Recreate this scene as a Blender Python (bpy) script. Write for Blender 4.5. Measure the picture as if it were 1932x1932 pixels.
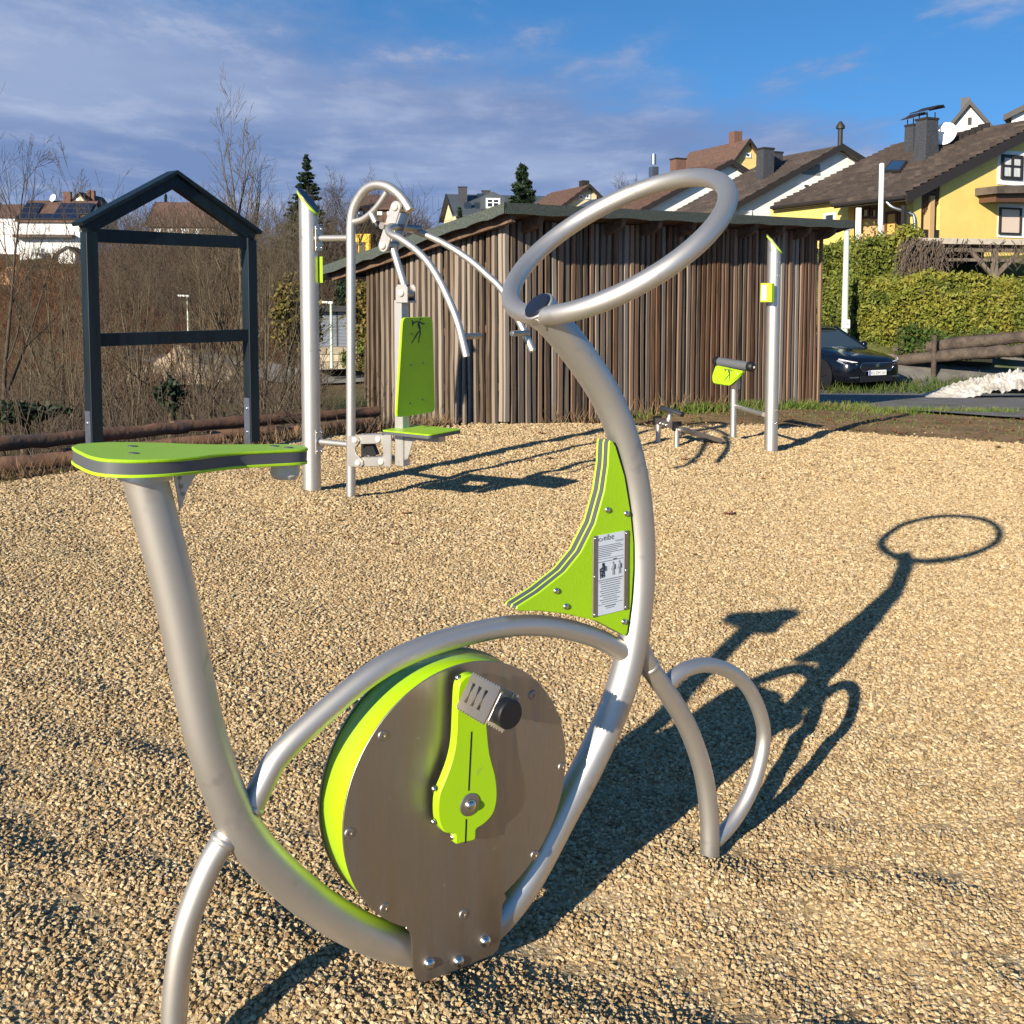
import bpy, bmesh, math, random
import numpy as np
from mathutils import Vector

for o in list(bpy.data.objects): bpy.data.objects.remove(o)
SC = bpy.context.scene
COL = SC.collection
RAD = math.radians
rnd = random.Random(7)
V = lambda *a: np.array(a, float)

# ------------------------------------------------------------------ camera
# the frame is the lower, square crop of an upright phone picture (53 degree lens, optical axis above the middle)
F, CX, CY, PITCH = 1932.0, 966.0, 695.0, RAD(4.0)
CAM = V(0, 0, 1.4)
cd = bpy.data.cameras.new('camera'); cam = bpy.data.objects.new('camera', cd); COL.objects.link(cam)
cam.location = CAM; cam.rotation_euler = (RAD(90) - PITCH, 0, 0)
cd.sensor_fit = 'HORIZONTAL'; cd.sensor_width = 36; cd.lens = 36 * F / 1932
cd.shift_y = -(966 - CY) / 1932; cd.clip_end = 3000; cd.clip_start = 0.05
SC.camera = cam

# ------------------------------------------------------------------ sky and sun
SUN_EL, SUN_DIR = RAD(20.0), V(-.545, -.838)      # horizontal direction towards the sun
wd = bpy.data.worlds.new('World'); SC.world = wd; wd.use_nodes = True
NT = wd.node_tree; NT.nodes.clear()
def wn(t, **k):
    n = NT.nodes.new(t)
    for a, b in k.items(): setattr(n, a, b)
    return n
def wl(a, b): NT.links.new(a, b)
def wmath(op, a, b=None, c=None):
    n = wn('ShaderNodeMath', operation=op)
    for i, x in enumerate((a, b, c)):
        if x is None: continue
        if isinstance(x, (int, float)): n.inputs[i].default_value = x
        else: wl(x, n.inputs[i])
    return n.outputs[0]
tc = wn('ShaderNodeTexCoord')
nrm = wn('ShaderNodeVectorMath', operation='NORMALIZE'); wl(tc.outputs['Generated'], nrm.inputs[0])
sep = wn('ShaderNodeSeparateXYZ'); wl(nrm.outputs[0], sep.inputs[0])
dx, dy, dz = sep.outputs
zc = wmath('MAXIMUM', dz, 0.0)
# clear sky, sampled a little higher up for the deep winter blue
cmb = wn('ShaderNodeCombineXYZ'); wl(dx, cmb.inputs[0]); wl(dy, cmb.inputs[1]); wl(wmath('ADD', zc, 0.22), cmb.inputs[2])
sky = wn('ShaderNodeTexSky', sky_type='NISHITA', sun_disc=False)
sky.sun_elevation = SUN_EL; sky.sun_rotation = math.atan2(SUN_DIR[0], SUN_DIR[1])
sky.altitude = 600; sky.air_density = 1.0; sky.dust_density = 0.4; sky.ozone_density = 2.6
wl(cmb.outputs[0], sky.inputs[0])
hs = wn('ShaderNodeHueSaturation'); hs.inputs['Saturation'].default_value = 1.26; hs.inputs['Value'].default_value = 1.22
wl(sky.outputs[0], hs.inputs['Color'])
# cloud deck: direction projected on a layer overhead, its edge a line across that layer
zd = wmath('ADD', zc, 0.045)
px_, py_ = wmath('DIVIDE', dx, zd), wmath('DIVIDE', dy, zd)
pl = wn('ShaderNodeCombineXYZ'); wl(px_, pl.inputs[0]); wl(py_, pl.inputs[1])
def cloud_noise(scale, detail, rough, sx=1, sy=1, off=0):
    mp = wn('ShaderNodeMapping'); mp.inputs['Scale'].default_value = (sx, sy, 1); mp.inputs['Location'].default_value = (off, off * .7, 0)
    wl(pl.outputs[0], mp.inputs[0])
    n = wn('ShaderNodeTexNoise'); n.inputs['Scale'].default_value = scale; n.inputs['Detail'].default_value = detail; n.inputs['Roughness'].default_value = rough
    wl(mp.outputs[0], n.inputs['Vector']); return n.outputs['Fac']
def ramp01(x, a, b):
    n = wn('ShaderNodeMapRange', interpolation_type='SMOOTHSTEP'); wl(x, n.inputs[0])
    n.inputs[1].default_value = a; n.inputs[2].default_value = b; return n.outputs[0]
n1 = cloud_noise(1.1, 6, .6, 1.0, .8)
n2 = cloud_noise(2.6, 6, .6, 1.0, .6, 3.1)
n3 = cloud_noise(.45, 4, .55, 1, 1, 9.0)
edge = wmath('SUBTRACT', py_, wmath('MULTIPLY_ADD', px_, .72, 3.5))
edge = wmath('ADD', edge, wmath('MULTIPLY', wmath('SUBTRACT', n1, .5), 1.7))
edge = wmath('ADD', edge, wmath('MULTIPLY', wmath('SUBTRACT', n2, .5), 2.0))
cover = ramp01(edge, -.55, 1.0)
wisp = wmath('MULTIPLY', ramp01(n2, .52, .74), ramp01(cloud_noise(.7, 3, .5, 1, .6, 5.5), .46, .60))
cover = wmath('MINIMUM', wmath('ADD', wmath('MULTIPLY', cover, .96), wmath('MULTIPLY', wisp, .85)), 1.0)
light = wmath('ADD', wmath('MULTIPLY', ramp01(n3, .42, .70), .55), wmath('MULTIPLY', ramp01(n2, .42, .78), .45))
cr = wn('ShaderNodeMix', data_type='RGBA'); wl(light, cr.inputs[0])
cr.inputs[6].default_value = (1.25, 1.85, 3.4, 1); cr.inputs[7].default_value = (3.0, 3.55, 4.9, 1)
wm = wn('ShaderNodeMix', data_type='RGBA'); wl(cover, wm.inputs[0])
wl(hs.outputs[0], wm.inputs[6]); wl(cr.outputs[2], wm.inputs[7])
bg = wn('ShaderNodeBackground'); bg.inputs['Strength'].default_value = 0.082
wl(wm.outputs[2], bg.inputs[0])
ow = wn('ShaderNodeOutputWorld'); wl(bg.outputs[0], ow.inputs[0])
sd = bpy.data.lights.new('sun', 'SUN'); sd.energy = 4.6; sd.angle = RAD(.5); sd.color = (1.0, .90, .735)
sun = bpy.data.objects.new('sun', sd); COL.objects.link(sun)
ldir = Vector((-SUN_DIR[0] * math.cos(SUN_EL), -SUN_DIR[1] * math.cos(SUN_EL), -math.sin(SUN_EL)))
sun.rotation_euler = ldir.to_track_quat('-Z', 'Y').to_euler(); sun.location = (-20, -30, 14)
vs = SC.view_settings; vs.view_transform = 'Standard'; vs.look = 'None'; vs.exposure = 0.9; vs.gamma = 1.0; vs.use_curve_mapping = False
SC.cycles.max_bounces = 6; SC.cycles.diffuse_bounces = 3; SC.cycles.glossy_bounces = 3; SC.cycles.transparent_max_bounces = 6
SC.cycles.use_denoising = True; SC.cycles.caustics_reflective = False; SC.cycles.caustics_refractive = False
SC.cycles.sample_clamp_indirect = 6

# ------------------------------------------------------------------ measuring helpers
AR, AU, AF = V(1, 0, 0), V(0, math.sin(PITCH), math.cos(PITCH)), V(0, math.cos(PITCH), -math.sin(PITCH))
def ray(x, y): return AF + AR * (x - CX) / F + AU * (CY - y) / F
def at(x, y, Y):
    r = ray(x, y); return CAM + r * (Y / r[1])
class Plane:                                     # an upright plane: origin, horizontal direction ex; w is measured along n
    def __init__(s, o, ex, n=None):
        s.o = V(*o); s.ex = V(ex[0], ex[1], 0) / math.hypot(ex[0], ex[1]); s.n = V(s.ex[1], -s.ex[0], 0) if n is None else n; s.z = V(0, 0, 1)
    def hit(s, x, y, w=0):
        r = ray(x, y); return CAM + r * (((s.o + s.n * w - CAM) @ s.n) / (r @ s.n))
    def uv(s, x, y, w=0):
        d = s.hit(x, y, w) - s.o; return (d @ s.ex, d[2])
    def P(s, u, z, w=0): return s.o + s.ex * u + s.z * z + s.n * w
ZUP = V(0, 0, 1)
def unit(v): v = np.asarray(v, float); return v / np.linalg.norm(v)

# ------------------------------------------------------------------ mesh helpers
ORG = {}
class MB:
    def __init__(s): s.v = []; s.f = []
    def add(s, vs, fs):
        k = len(s.v); s.v += [tuple(map(float, p)) for p in vs]; s.f += [tuple(i + k for i in f) for f in fs]; return s
    def box(s, c, sx, sy, sz, ax=None):
        ax = ax or (V(1, 0, 0), V(0, 1, 0), ZUP); c = np.asarray(c, float)
        p = [c + ax[0] * sx / 2 * i + ax[1] * sy / 2 * j + ax[2] * sz / 2 * k for i in (-1, 1) for j in (-1, 1) for k in (-1, 1)]
        return s.add(p, [(0, 1, 3, 2), (4, 6, 7, 5), (0, 4, 5, 1), (2, 3, 7, 6), (0, 2, 6, 4), (1, 5, 7, 3)])
    def hexa(s, a, b):                           # two quads (4 points each) joined to a block
        return s.add(list(a) + list(b), [(3, 2, 1, 0), (4, 5, 6, 7), (0, 1, 5, 4), (1, 2, 6, 5), (2, 3, 7, 6), (3, 0, 4, 7)])
    def prism(s, poly, o, ex, ey, ez, d, ch=0):
        poly = np.array(poly, float); n = len(poly); o, ex, ey, ez = map(np.asarray, (o, ex, ey, ez))
        def ins(c):
            if c == 0: return poly
            a = np.roll(poly, 1, 0); b = np.roll(poly, -1, 0)
            area = np.sum(poly[:, 0] * b[:, 1] - b[:, 0] * poly[:, 1])
            t1 = poly - a; t2 = b - poly
            t1 = t1 / (np.linalg.norm(t1, axis=1, keepdims=True) + 1e-9); t2 = t2 / (np.linalg.norm(t2, axis=1, keepdims=True) + 1e-9)
            m = np.c_[-(t1 + t2)[:, 1], (t1 + t2)[:, 0]]; m /= (np.linalg.norm(m, axis=1, keepdims=True) + 1e-9)
            return poly + m * c * (1 if area > 0 else -1)
        lay = [(0, 0), (d, 0)] if not ch else [(0, ch), (ch, 0), (d - ch, 0), (d, ch)]
        vs = [o + ex * p[0] + ey * p[1] + ez * h for h, c in lay for p in ins(c)]
        k = len(lay); fs = [tuple(range(n))[::-1], tuple(range((k - 1) * n, k * n))]
        for L in range(k - 1):
            fs += [(L * n + i, L * n + (i + 1) % n, (L + 1) * n + (i + 1) % n, (L + 1) * n + i) for i in range(n)]
        return s.add(vs, fs)
    def tube(s, pts, r, n=12, caps=True, closed=False):
        pts = np.array(pts, float); m = len(pts); rr = np.broadcast_to(np.asarray(r, float), (m,))
        if closed: tg = np.roll(pts, -1, 0) - np.roll(pts, 1, 0)
        else: tg = np.gradient(pts, axis=0)
        tg /= np.linalg.norm(tg, axis=1, keepdims=True) + 1e-12
        a = np.cross(tg[0], ZUP if abs(tg[0][2]) < .9 else V(1, 0, 0)); a /= np.linalg.norm(a)
        vs = []; th = np.linspace(0, 2 * math.pi, n, endpoint=False)
        for i in range(m):
            a = a - tg[i] * (a @ tg[i]); a /= np.linalg.norm(a) + 1e-12; b = np.cross(tg[i], a)
            vs += list(pts[i] + rr[i] * (np.cos(th)[:, None] * a + np.sin(th)[:, None] * b))
        fs = []
        for i in range(m if closed else m - 1):
            j = (i + 1) % m
            fs += [(i * n + k, i * n + (k + 1) % n, j * n + (k + 1) % n, j * n + k) for k in range(n)]
        if caps and not closed: fs += [tuple(range(n))[::-1], tuple(range((m - 1) * n, m * n))]
        return s.add(vs, fs)
    def lathe(s, prof, o, axis, n=16):           # prof: (radius, height) along axis
        axis = unit(axis); a = np.cross(axis, ZUP if abs(axis[2]) < .9 else V(1, 0, 0)); a = unit(a); b = np.cross(axis, a); o = np.asarray(o, float)
        th = np.linspace(0, 2 * math.pi, n, endpoint=False)
        vs = [o + axis * h + r * (math.cos(t) * a + math.sin(t) * b) for r, h in prof for t in th]
        k = len(prof); fs = [(i * n + j, i * n + (j + 1) % n, (i + 1) * n + (j + 1) % n, (i + 1) * n + j) for i in range(k - 1) for j in range(n)]
        fs += [tuple(range(n))[::-1], tuple(range((k - 1) * n, k * n))]
        return s.add(vs, fs)
    def mesh(s, name, org=(0, 0, 0), smooth=None, fix=True):
        me = bpy.data.meshes.new(name); v = np.array(s.v, float) - np.asarray(org, float)
        me.from_pydata(v.tolist(), [], s.f); 
        if fix and len(s.f) < 30000:
            bm = bmesh.new(); bm.from_mesh(me); bmesh.ops.recalc_face_normals(bm, faces=bm.faces); bm.to_mesh(me); bm.free()
        if smooth is not None:
            me.shade_smooth()
            if smooth < 170: me.set_sharp_from_angle(angle=RAD(smooth))
        return me
    def build(s, name, mat, parent=None, smooth=None, fix=True):
        org = ORG.get(parent, V(0, 0, 0)) if parent is not None else V(0, 0, 0)
        me = s.mesh(name, org, smooth, fix)
        if mat is not None: me.materials.append(mat)
        o = bpy.data.objects.new(name, me); COL.objects.link(o)
        if parent is not None: o.parent = parent
        ORG[o] = org
        return o
def spline(pts, k=8, closed=False):
    p = np.array(pts, float); m = len(p); out = []
    rng = range(m) if closed else range(m - 1)
    for i in rng:
        if closed: a, b, c, d = p[(i - 1) % m], p[i], p[(i + 1) % m], p[(i + 2) % m]
        else: a, b, c, d = p[max(i - 1, 0)], p[i], p[i + 1], p[min(i + 2, m - 1)]
        for t in np.linspace(0, 1, k, endpoint=False):
            out.append(.5 * ((2 * b) + (c - a) * t + (2 * a - 5 * b + 4 * c - d) * t * t + (3 * b - a - 3 * c + d) * t ** 3))
    if not closed: out.append(p[-1])
    return np.array(out)
def smooth_path(p, it=6):
    p = np.array(p, float)
    for _ in range(it): p[1:-1] = .25 * p[:-2] + .5 * p[1:-1] + .25 * p[2:]
    return p
def keyhole(outer, holes):                       # polygon with holes as one ring, joined by hairline cuts
    ring = [tuple(p) for p in outer]
    for h in holes:
        h = [tuple(p) for p in h]; c = np.mean(h, 0)
        i = min(range(len(ring)), key=lambda q: math.hypot(ring[q][0] - c[0], ring[q][1] - c[1]))
        j = min(range(len(h)), key=lambda q: math.hypot(ring[i][0] - h[q][0], ring[i][1] - h[q][1]))
        hh = h[j:] + h[:j]; e = 1e-5
        ring = ring[:i + 1] + hh + [(hh[0][0] + e, hh[0][1] + e), (ring[i][0] + e, ring[i][1] + e)] + ring[i + 1:]
    return ring
def circle(c, r, n=16, cw=True):
    return [(c[0] + r * math.cos(t), c[1] + r * math.sin(t)) for t in (np.linspace(0, 2 * math.pi, n, endpoint=False)[::-1] if cw else np.linspace(0, 2 * math.pi, n, endpoint=False))]
def tag(o, label=None, cat=None, group=None, kind=None):
    for k, x in (('label', label), ('category', cat), ('group', group), ('kind', kind)):
        if x: o[k] = x
    return o
def thing(name, label, cat, loc, group=None):
    o = bpy.data.objects.new(name, None); COL.objects.link(o); o.location = tuple(map(float, loc)); o.empty_display_size = .2
    ORG[o] = V(*loc); return tag(o, label, cat, group)
def place(me, name, parent, loc, rot=(0, 0, 0), scale=(1, 1, 1)):   # a piece that shares mesh data; loc in world coordinates
    o = bpy.data.objects.new(name, me); COL.objects.link(o)
    if parent is not None: o.parent = parent; loc = np.asarray(loc) - ORG[parent]
    o.location = tuple(map(float, loc)); o.rotation_euler = rot; o.scale = scale; return o
def text_faces(txt, size):
    cu = bpy.data.curves.new('t', 'FONT'); cu.body = txt; cu.size = size; cu.resolution_u = 3
    ob = bpy.data.objects.new('t', cu); COL.objects.link(ob)
    dg = bpy.context.evaluated_depsgraph_get(); me = ob.evaluated_get(dg).to_mesh()
    vs = [tuple(v.co[:2]) for v in me.vertices]; fs = [tuple(p.vertices) for p in me.polygons]
    bpy.data.objects.remove(ob); bpy.data.curves.remove(cu); return vs, fs
def put_text(mb, txt, size, o, ex, ey, width=None):
    vs, fs = text_faces(txt, size); a = np.array(vs); a -= a.min(0)
    if width: a[:, 0] *= width / a[:, 0].max()
    return mb.add([np.asarray(o) + np.asarray(ex) * p[0] + np.asarray(ey) * p[1] for p in a], fs)

# ------------------------------------------------------------------ materials
MATS = {}
def pbr(name, col, col2=None, rough=.5, metal=0.0, scale=6.0, detail=4.0, stretch=(1, 1, 1), lo=.35, hi=.65, bump=0.0, bscale=80.0, bdist=.002,
        rand=0.0, spec=.5, coat=0.0, rvar=0.0, col3=None, scale3=1.0, emit=0, trans=0, rhue=None, bstretch=None, lo3=.5, hi3=.7):
    m = bpy.data.materials.new(name); m.use_nodes = True; nt = m.node_tree; nd = nt.nodes; b = nd['Principled BSDF']; lk = nt.links.new
    b.inputs['Base Color'].default_value = (*col, 1); b.inputs['Roughness'].default_value = rough; b.inputs['Metallic'].default_value = metal
    b.inputs['Specular IOR Level'].default_value = spec; b.inputs['Coat Weight'].default_value = coat
    if trans: b.inputs['Transmission Weight'].default_value = trans
    tcn = nd.new('ShaderNodeTexCoord'); mp = nd.new('ShaderNodeMapping'); mp.inputs['Scale'].default_value = stretch
    oi = nd.new('ShaderNodeObjectInfo')
    if rand or rhue:
        ad = nd.new('ShaderNodeVectorMath'); ad.operation = 'MULTIPLY_ADD'; ad.inputs[1].default_value = (37, 23, 11)
        lk(oi.outputs['Random'], ad.inputs[0]); lk(tcn.outputs['Object'], ad.inputs[2]); lk(ad.outputs[0], mp.inputs[0])
    else: lk(tcn.outputs['Object'], mp.inputs[0])
    cur = None
    def noise(sc, dt, src):
        n = nd.new('ShaderNodeTexNoise'); n.inputs['Scale'].default_value = sc; n.inputs['Detail'].default_value = dt; n.inputs['Roughness'].default_value = .6; lk(src, n.inputs['Vector']); return n.outputs['Fac']
    def mr(x, a, c, d0=0, d1=1):
        n = nd.new('ShaderNodeMapRange'); lk(x, n.inputs[0]); n.inputs[1].default_value = a; n.inputs[2].default_value = c; n.inputs[3].default_value = d0; n.inputs[4].default_value = d1; return n.outputs[0]
    def mix(fac, a, c, blend='MIX'):
        n = nd.new('ShaderNodeMix'); n.data_type = 'RGBA'; n.blend_type = blend
        if isinstance(fac, float): n.inputs[0].default_value = fac
        else: lk(fac, n.inputs[0])
        for i, x in ((6, a), (7, c)):
            if isinstance(x, tuple): n.inputs[i].default_value = (*x, 1)
            else: lk(x, n.inputs[i])
        return n.outputs[2]
    base = col
    if col2 is not None:
        f = noise(scale, detail, mp.outputs[0]); base = mix(mr(f, lo, hi), col, col2)
        if rvar: lk(mr(f, .3, .7, rough - rvar, rough + rvar), b.inputs['Roughness'])
    if col3 is not None:
        base = mix(mr(noise(scale3, 3, mp.outputs[0] if stretch == (1, 1, 1) else tcn.outputs['Object']), lo3, hi3), base, col3)
    if rhue is not None: base = mix(mr(oi.outputs['Random'], 0, 1, 0, .85), base, rhue)
    if rand:
        v = mr(oi.outputs['Random'], 0, 1, 1 - rand, 1 + rand); cb = nd.new('ShaderNodeCombineColor')
        for i in range(3): lk(v, cb.inputs[i])
        base = mix(1.0, base, cb.outputs[0], 'MULTIPLY')
    if not isinstance(base, tuple): lk(base, b.inputs['Base Color'])
    if bump:
        bs = tcn.outputs['Object']
        if bstretch: m2 = nd.new('ShaderNodeMapping'); m2.inputs['Scale'].default_value = bstretch; lk(bs, m2.inputs[0]); bs = m2.outputs[0]
        bp = nd.new('ShaderNodeBump'); bp.inputs['Strength'].default_value = bump; bp.inputs['Distance'].default_value = bdist
        lk(noise(bscale, 3, bs), bp.inputs['Height']); lk(bp.outputs[0], b.inputs['Normal'])
    if emit: b.inputs['Emission Color'].default_value = (*col, 1); b.inputs['Emission Strength'].default_value = emit
    MATS[name] = m; return m
steel = pbr('blasted_steel', (.63, .595, .55), (.55, .52, .475), rough=.50, metal=.9, scale=5, rvar=.05, bump=.12, bscale=420, bdist=.0006, col3=(.44, .41, .37), scale3=9, lo3=.64, hi3=.74)
brushed = pbr('brushed_steel', (.49, .435, .38), (.41, .365, .32), rough=.46, metal=1, scale=4, stretch=(1, 1, 1), rvar=.08, col3=(.58, .54, .48), scale3=9, lo3=.66, hi3=.74, bump=.05, bscale=200, bdist=.0005)
platesteel = pbr('scuffed_plate_steel', (.49, .435, .38), (.41, .365, .315), rough=.44, metal=1, scale=3.5, detail=8, stretch=(9, 9, .9), rvar=.09, col3=(.62, .57, .50), scale3=21, lo3=.69, hi3=.73, bump=.10, bscale=60, bdist=.0008, bstretch=(1, 1, 7))
polish = pbr('polished_bolt_steel', (.72, .70, .67), rough=.18, metal=1)
zinc = pbr('zinc_sheet', (.42, .46, .52), (.32, .36, .42), rough=.45, metal=1, scale=30)
green = pbr('lime_hpl_panel', (.36, .62, .008), (.325, .555, .012), rough=.42, rvar=.06, scale=3, detail=6, bump=.35, bscale=150, bdist=.0015)
greenpaint = pbr('lime_gloss_paint', (.37, .63, .006), (.345, .585, .01), rough=.3, coat=.2, rvar=.08, scale=5, detail=7, col3=(.30, .47, .05), scale3=26, lo3=.68, hi3=.76)
greenedge = pbr('lime_panel_edge', (.45, .72, .02), rough=.4)
greycore = pbr('grey_panel_core', (.085, .09, .10), rough=.45)
rubber = pbr('black_rubber', (.008, .008, .01), rough=.5)
bluecap = pbr('dark_plastic_cap', (.012, .015, .028), rough=.28)
cream = pbr('cream_plastic_cap', (.62, .58, .50), rough=.4)
darkpaint = pbr('anthracite_paint', (.006, .011, .015), (.010, .020, .026), rough=.45, spec=.3, scale=3, stretch=(6, 6, .6), bump=.2, bscale=30, bdist=.001)
white = pbr('white_paint', (.78, .78, .76), rough=.5)
paper = pbr('printed_sheet', (.60, .65, .72), rough=.35)
ink = pbr('print_ink', (.02, .025, .03), rough=.5)
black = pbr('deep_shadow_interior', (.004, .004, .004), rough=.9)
glass = pbr('window_glass', (.02, .025, .03), rough=.06, spec=.8)

# ================================================================== the ground
def sstep(x, a, b):
    t = np.clip((np.asarray(x, float) - a) / (b - a), 0, 1); return t * t * (3 - 2 * t)
PX = [-40, -14, -8, -6, -4.2, -3.2, -2.84, -1.57, -.43, 1.23, 2.76, 4.86, 8, 14, 40]
PY = [-30, -8, .5, 3.4, 5.2, 6.25, 6.8, 8.5, 9.6, 10.1, 10.3, 9.75, 8.3, 5, -10]
def ypad(x): return np.interp(x, PX, PY)
def pad(x, y): return -.023 - .0408 * np.clip(x, -6, 5) + .0192 * np.clip(y, -4, 12) - .115 * np.exp(-((x - .35) ** 2 + (y - 2.7) ** 2) / 3.4)
LD = [0, .6, 2, 6, 18, 32, 46, 54, 66, 92, 122, 170, 500]; LZ = [0, -.12, -.55, -1.3, -2.2, -3.1, -3.6, -3.5, -2.0, 2.3, 5.9, 9, 15]
RD = [0, .8, 3.2, 8, 13, 15, 16.5, 20, 24, 35, 60, 90, 500]; RZ = [0, .02, -.06, -.38, -.75, -.72, -.2, 1.5, 2.6, 3.8, 5, 7, 15]
_r = np.random.RandomState(3)
SW = [(_r.uniform(-1, 1, 2) * 2 * math.pi / w, _r.uniform(0, 6.28)) for w in (.28, .35, .45, .6, .8, 1.1, 1.5, 2.2)]
def wob(x, y): return sum(np.sin(k[0] * x + k[1] * y + p) for k, p in SW) / len(SW)
def G(x, y):
    x = np.asarray(x, float); y = np.asarray(y, float); yp = np.where(x > 4.86, 9.75, np.maximum(ypad(x), 4.4)); d = np.maximum(0, y - yp)
    w = sstep(x / (np.maximum(y, 1) + 2), -.02, .16)
    off = (1 - w) * np.interp(d, LD, LZ) + w * np.interp(d, RD, RZ)
    rough = np.clip(d / 8, 0, 1) * (.25 * np.sin(x * .31 + y * .17) * np.cos(y * .23 - x * .11)) * (1 - w)
    return pad(x, np.minimum(y, yp)) + off + rough * np.clip(d / 20, .1, 1.5)
HEAPS = [(.50, 2.50, .18, .035), (-.2, 1.95, .22, .03), (.72, 2.2, .2, -.03), (.05, 2.15, .2, -.028), (.95, 2.35, .16, .02), (.42, 2.05, .16, -.02), (-.35, 1.75, .2, -.02),
         (1.25, 2.3, .15, -.02), (-1.24, 6.2, .3, .03), (-.98, 6.0, .25, .03), (1.95, 8.95, .3, .05), (1.5, 8.7, .4, .04), (-2.3, 5.4, .3, -.03), (-2.0, 5.0, .2, -.03), (2.2, 8.4, .25, .03), (-.6, 2.1, .25, .025)]
def GG(x, y):                                    # top of the loose gravel
    z = G(x, y) + .02 + .022 * wob(x, y) + .020 * wob(x * 2.3 + 5, y * 2.3) * sstep(4.2 - y, 0, 1.6)
    for hx, hy, r, h in HEAPS: z = z + h * np.exp(-((x - hx) ** 2 + (y - hy) ** 2) / (r * r))
    return z
def G1(x, y): return float(G(x, y))
def grid_mesh(X, Y, Z):
    h, w = X.shape; v = np.c_[X.ravel(), Y.ravel(), Z.ravel()]
    i = np.arange(h * w).reshape(h, w)
    f = np.c_[i[:-1, :-1].ravel(), i[:-1, 1:].ravel(), i[1:, 1:].ravel(), i[1:, :-1].ravel()]
    return v, f
def sheet(name, v, f, mat, kind='structure', colors=None):
    me = bpy.data.meshes.new(name); me.from_pydata(v.tolist(), [], f.tolist()); me.shade_smooth(); me.materials.append(mat)
    if colors is not None:
        a = me.color_attributes.new('tone', 'FLOAT_COLOR', 'POINT'); a.data.foreach_set('color', np.c_[colors, np.ones(len(colors))].ravel())
    o = bpy.data.objects.new(name, me); COL.objects.link(o); o['kind'] = kind; ORG[o] = V(0, 0, 0); return o

def ground_mat():
    m = bpy.data.materials.new('earth_and_grass'); m.use_nodes = True; nt = m.node_tree; nd = nt.nodes; lk = nt.links.new; b = nd['Principled BSDF']
    at_ = nd.new('ShaderNodeAttribute'); at_.attribute_name = 'tone'; tcn = nd.new('ShaderNodeTexCoord')
    def noise(s, d):
        n = nd.new('ShaderNodeTexNoise'); n.inputs['Scale'].default_value = s; n.inputs['Detail'].default_value = d; n.inputs['Roughness'].default_value = .7; lk(tcn.outputs['Object'], n.inputs['Vector']); return n.outputs['Fac']
    def mulc(c, fac, lo, hi):
        mr = nd.new('ShaderNodeMapRange'); lk(fac, mr.inputs[0]); mr.inputs[1].default_value = .3; mr.inputs[2].default_value = .7; mr.inputs[3].default_value = lo; mr.inputs[4].default_value = hi
        cb = nd.new('ShaderNodeCombineColor')
        for i in range(3): lk(mr.outputs[0], cb.inputs[i])
        mx = nd.new('ShaderNodeMix'); mx.data_type = 'RGBA'; mx.blend_type = 'MULTIPLY'; mx.inputs[0].default_value = 1; lk(c, mx.inputs[6]); lk(cb.outputs[0], mx.inputs[7]); return mx.outputs[2]
    def mixc(c, fac, a, b2, col):
        mr = nd.new('ShaderNodeMapRange'); lk(fac, mr.inputs[0]); mr.inputs[1].default_value = a; mr.inputs[2].default_value = b2
        mx = nd.new('ShaderNodeMix'); mx.data_type = 'RGBA'; lk(mr.outputs[0], mx.inputs[0]); lk(c, mx.inputs[6]); mx.inputs[7].default_value = (*col, 1); return mx.outputs[2]
    c = mulc(at_.outputs['Color'], noise(1.3, 6), .6, 1.45)
    c = mixc(c, noise(5.0, 6), .56, .68, (.05, .085, .018))
    c = mixc(c, noise(9.0, 5), .60, .70, (.16, .095, .05))
    c = mulc(c, noise(38, 3), .55, 1.5)
    lk(c, b.inputs['Base Color']); b.inputs['Roughness'].default_value = .95; b.inputs['Specular IOR Level'].default_value = .15
    bp = nd.new('ShaderNodeBump'); bp.inputs['Strength'].default_value = .9; bp.inputs['Distance'].default_value = .05; lk(noise(26, 6), bp.inputs['Height']); lk(bp.outputs[0], b.inputs['Normal'])
    return m
gx = np.unique(np.r_[np.arange(-14, 16.01, .35), -14 - np.cumsum(np.linspace(.5, 14, 42)), 16 + np.cumsum(np.linspace(.5, 14, 42))])
gy = np.unique(np.r_[np.arange(-12, -4, 2.), np.arange(-4, 34, .35), 34 + np.cumsum(np.linspace(.5, 13, 80))])
GXm, GYm = np.meshgrid(gx, gy); gv, gf = grid_mesh(GXm, GYm, G(GXm, GYm) - .12 * sstep(ypad(GXm) - GYm, .15, .6) * sstep(GXm, -5.4, -4.8) * (1 - sstep(GXm, 8.2, 8.8)) * sstep(GYm, -1.2, -.6))
gd = np.maximum(0, gv[:, 1] - ypad(gv[:, 0])); gw = sstep(gv[:, 0] / (np.maximum(gv[:, 1], 1) + 2), -.02, .16)
soil = V(.27, .18, .095); litter = V(.155, .10, .056); meadow = V(.075, .105, .026); scrub = V(.105, .075, .046)
def mixv(a, b, t): return a[None] * (1 - t[:, None]) + b[None] * t[:, None] if a.ndim == 1 else a * (1 - t[:, None]) + b[None] * t[:, None]
cl = mixv(litter, meadow, sstep(gd, 9, 24) * (1 - sstep(gd, 40, 60)) * .75); cl = mixv(cl, scrub, sstep(gd, 45, 62)); cl = mixv(cl, meadow, .35 * sstep(np.sin(gv[:, 0] * .09) + np.sin(gv[:, 1] * .07), .3, 1.2) * sstep(gd, 50, 70))
crr = mixv(soil, meadow, sstep(gd, 3.5, 6) * .8)
gcol = cl * (1 - gw[:, None]) + crr * gw[:, None]
ground = sheet('ground', gv, gf, ground_mat(), colors=gcol)

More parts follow.
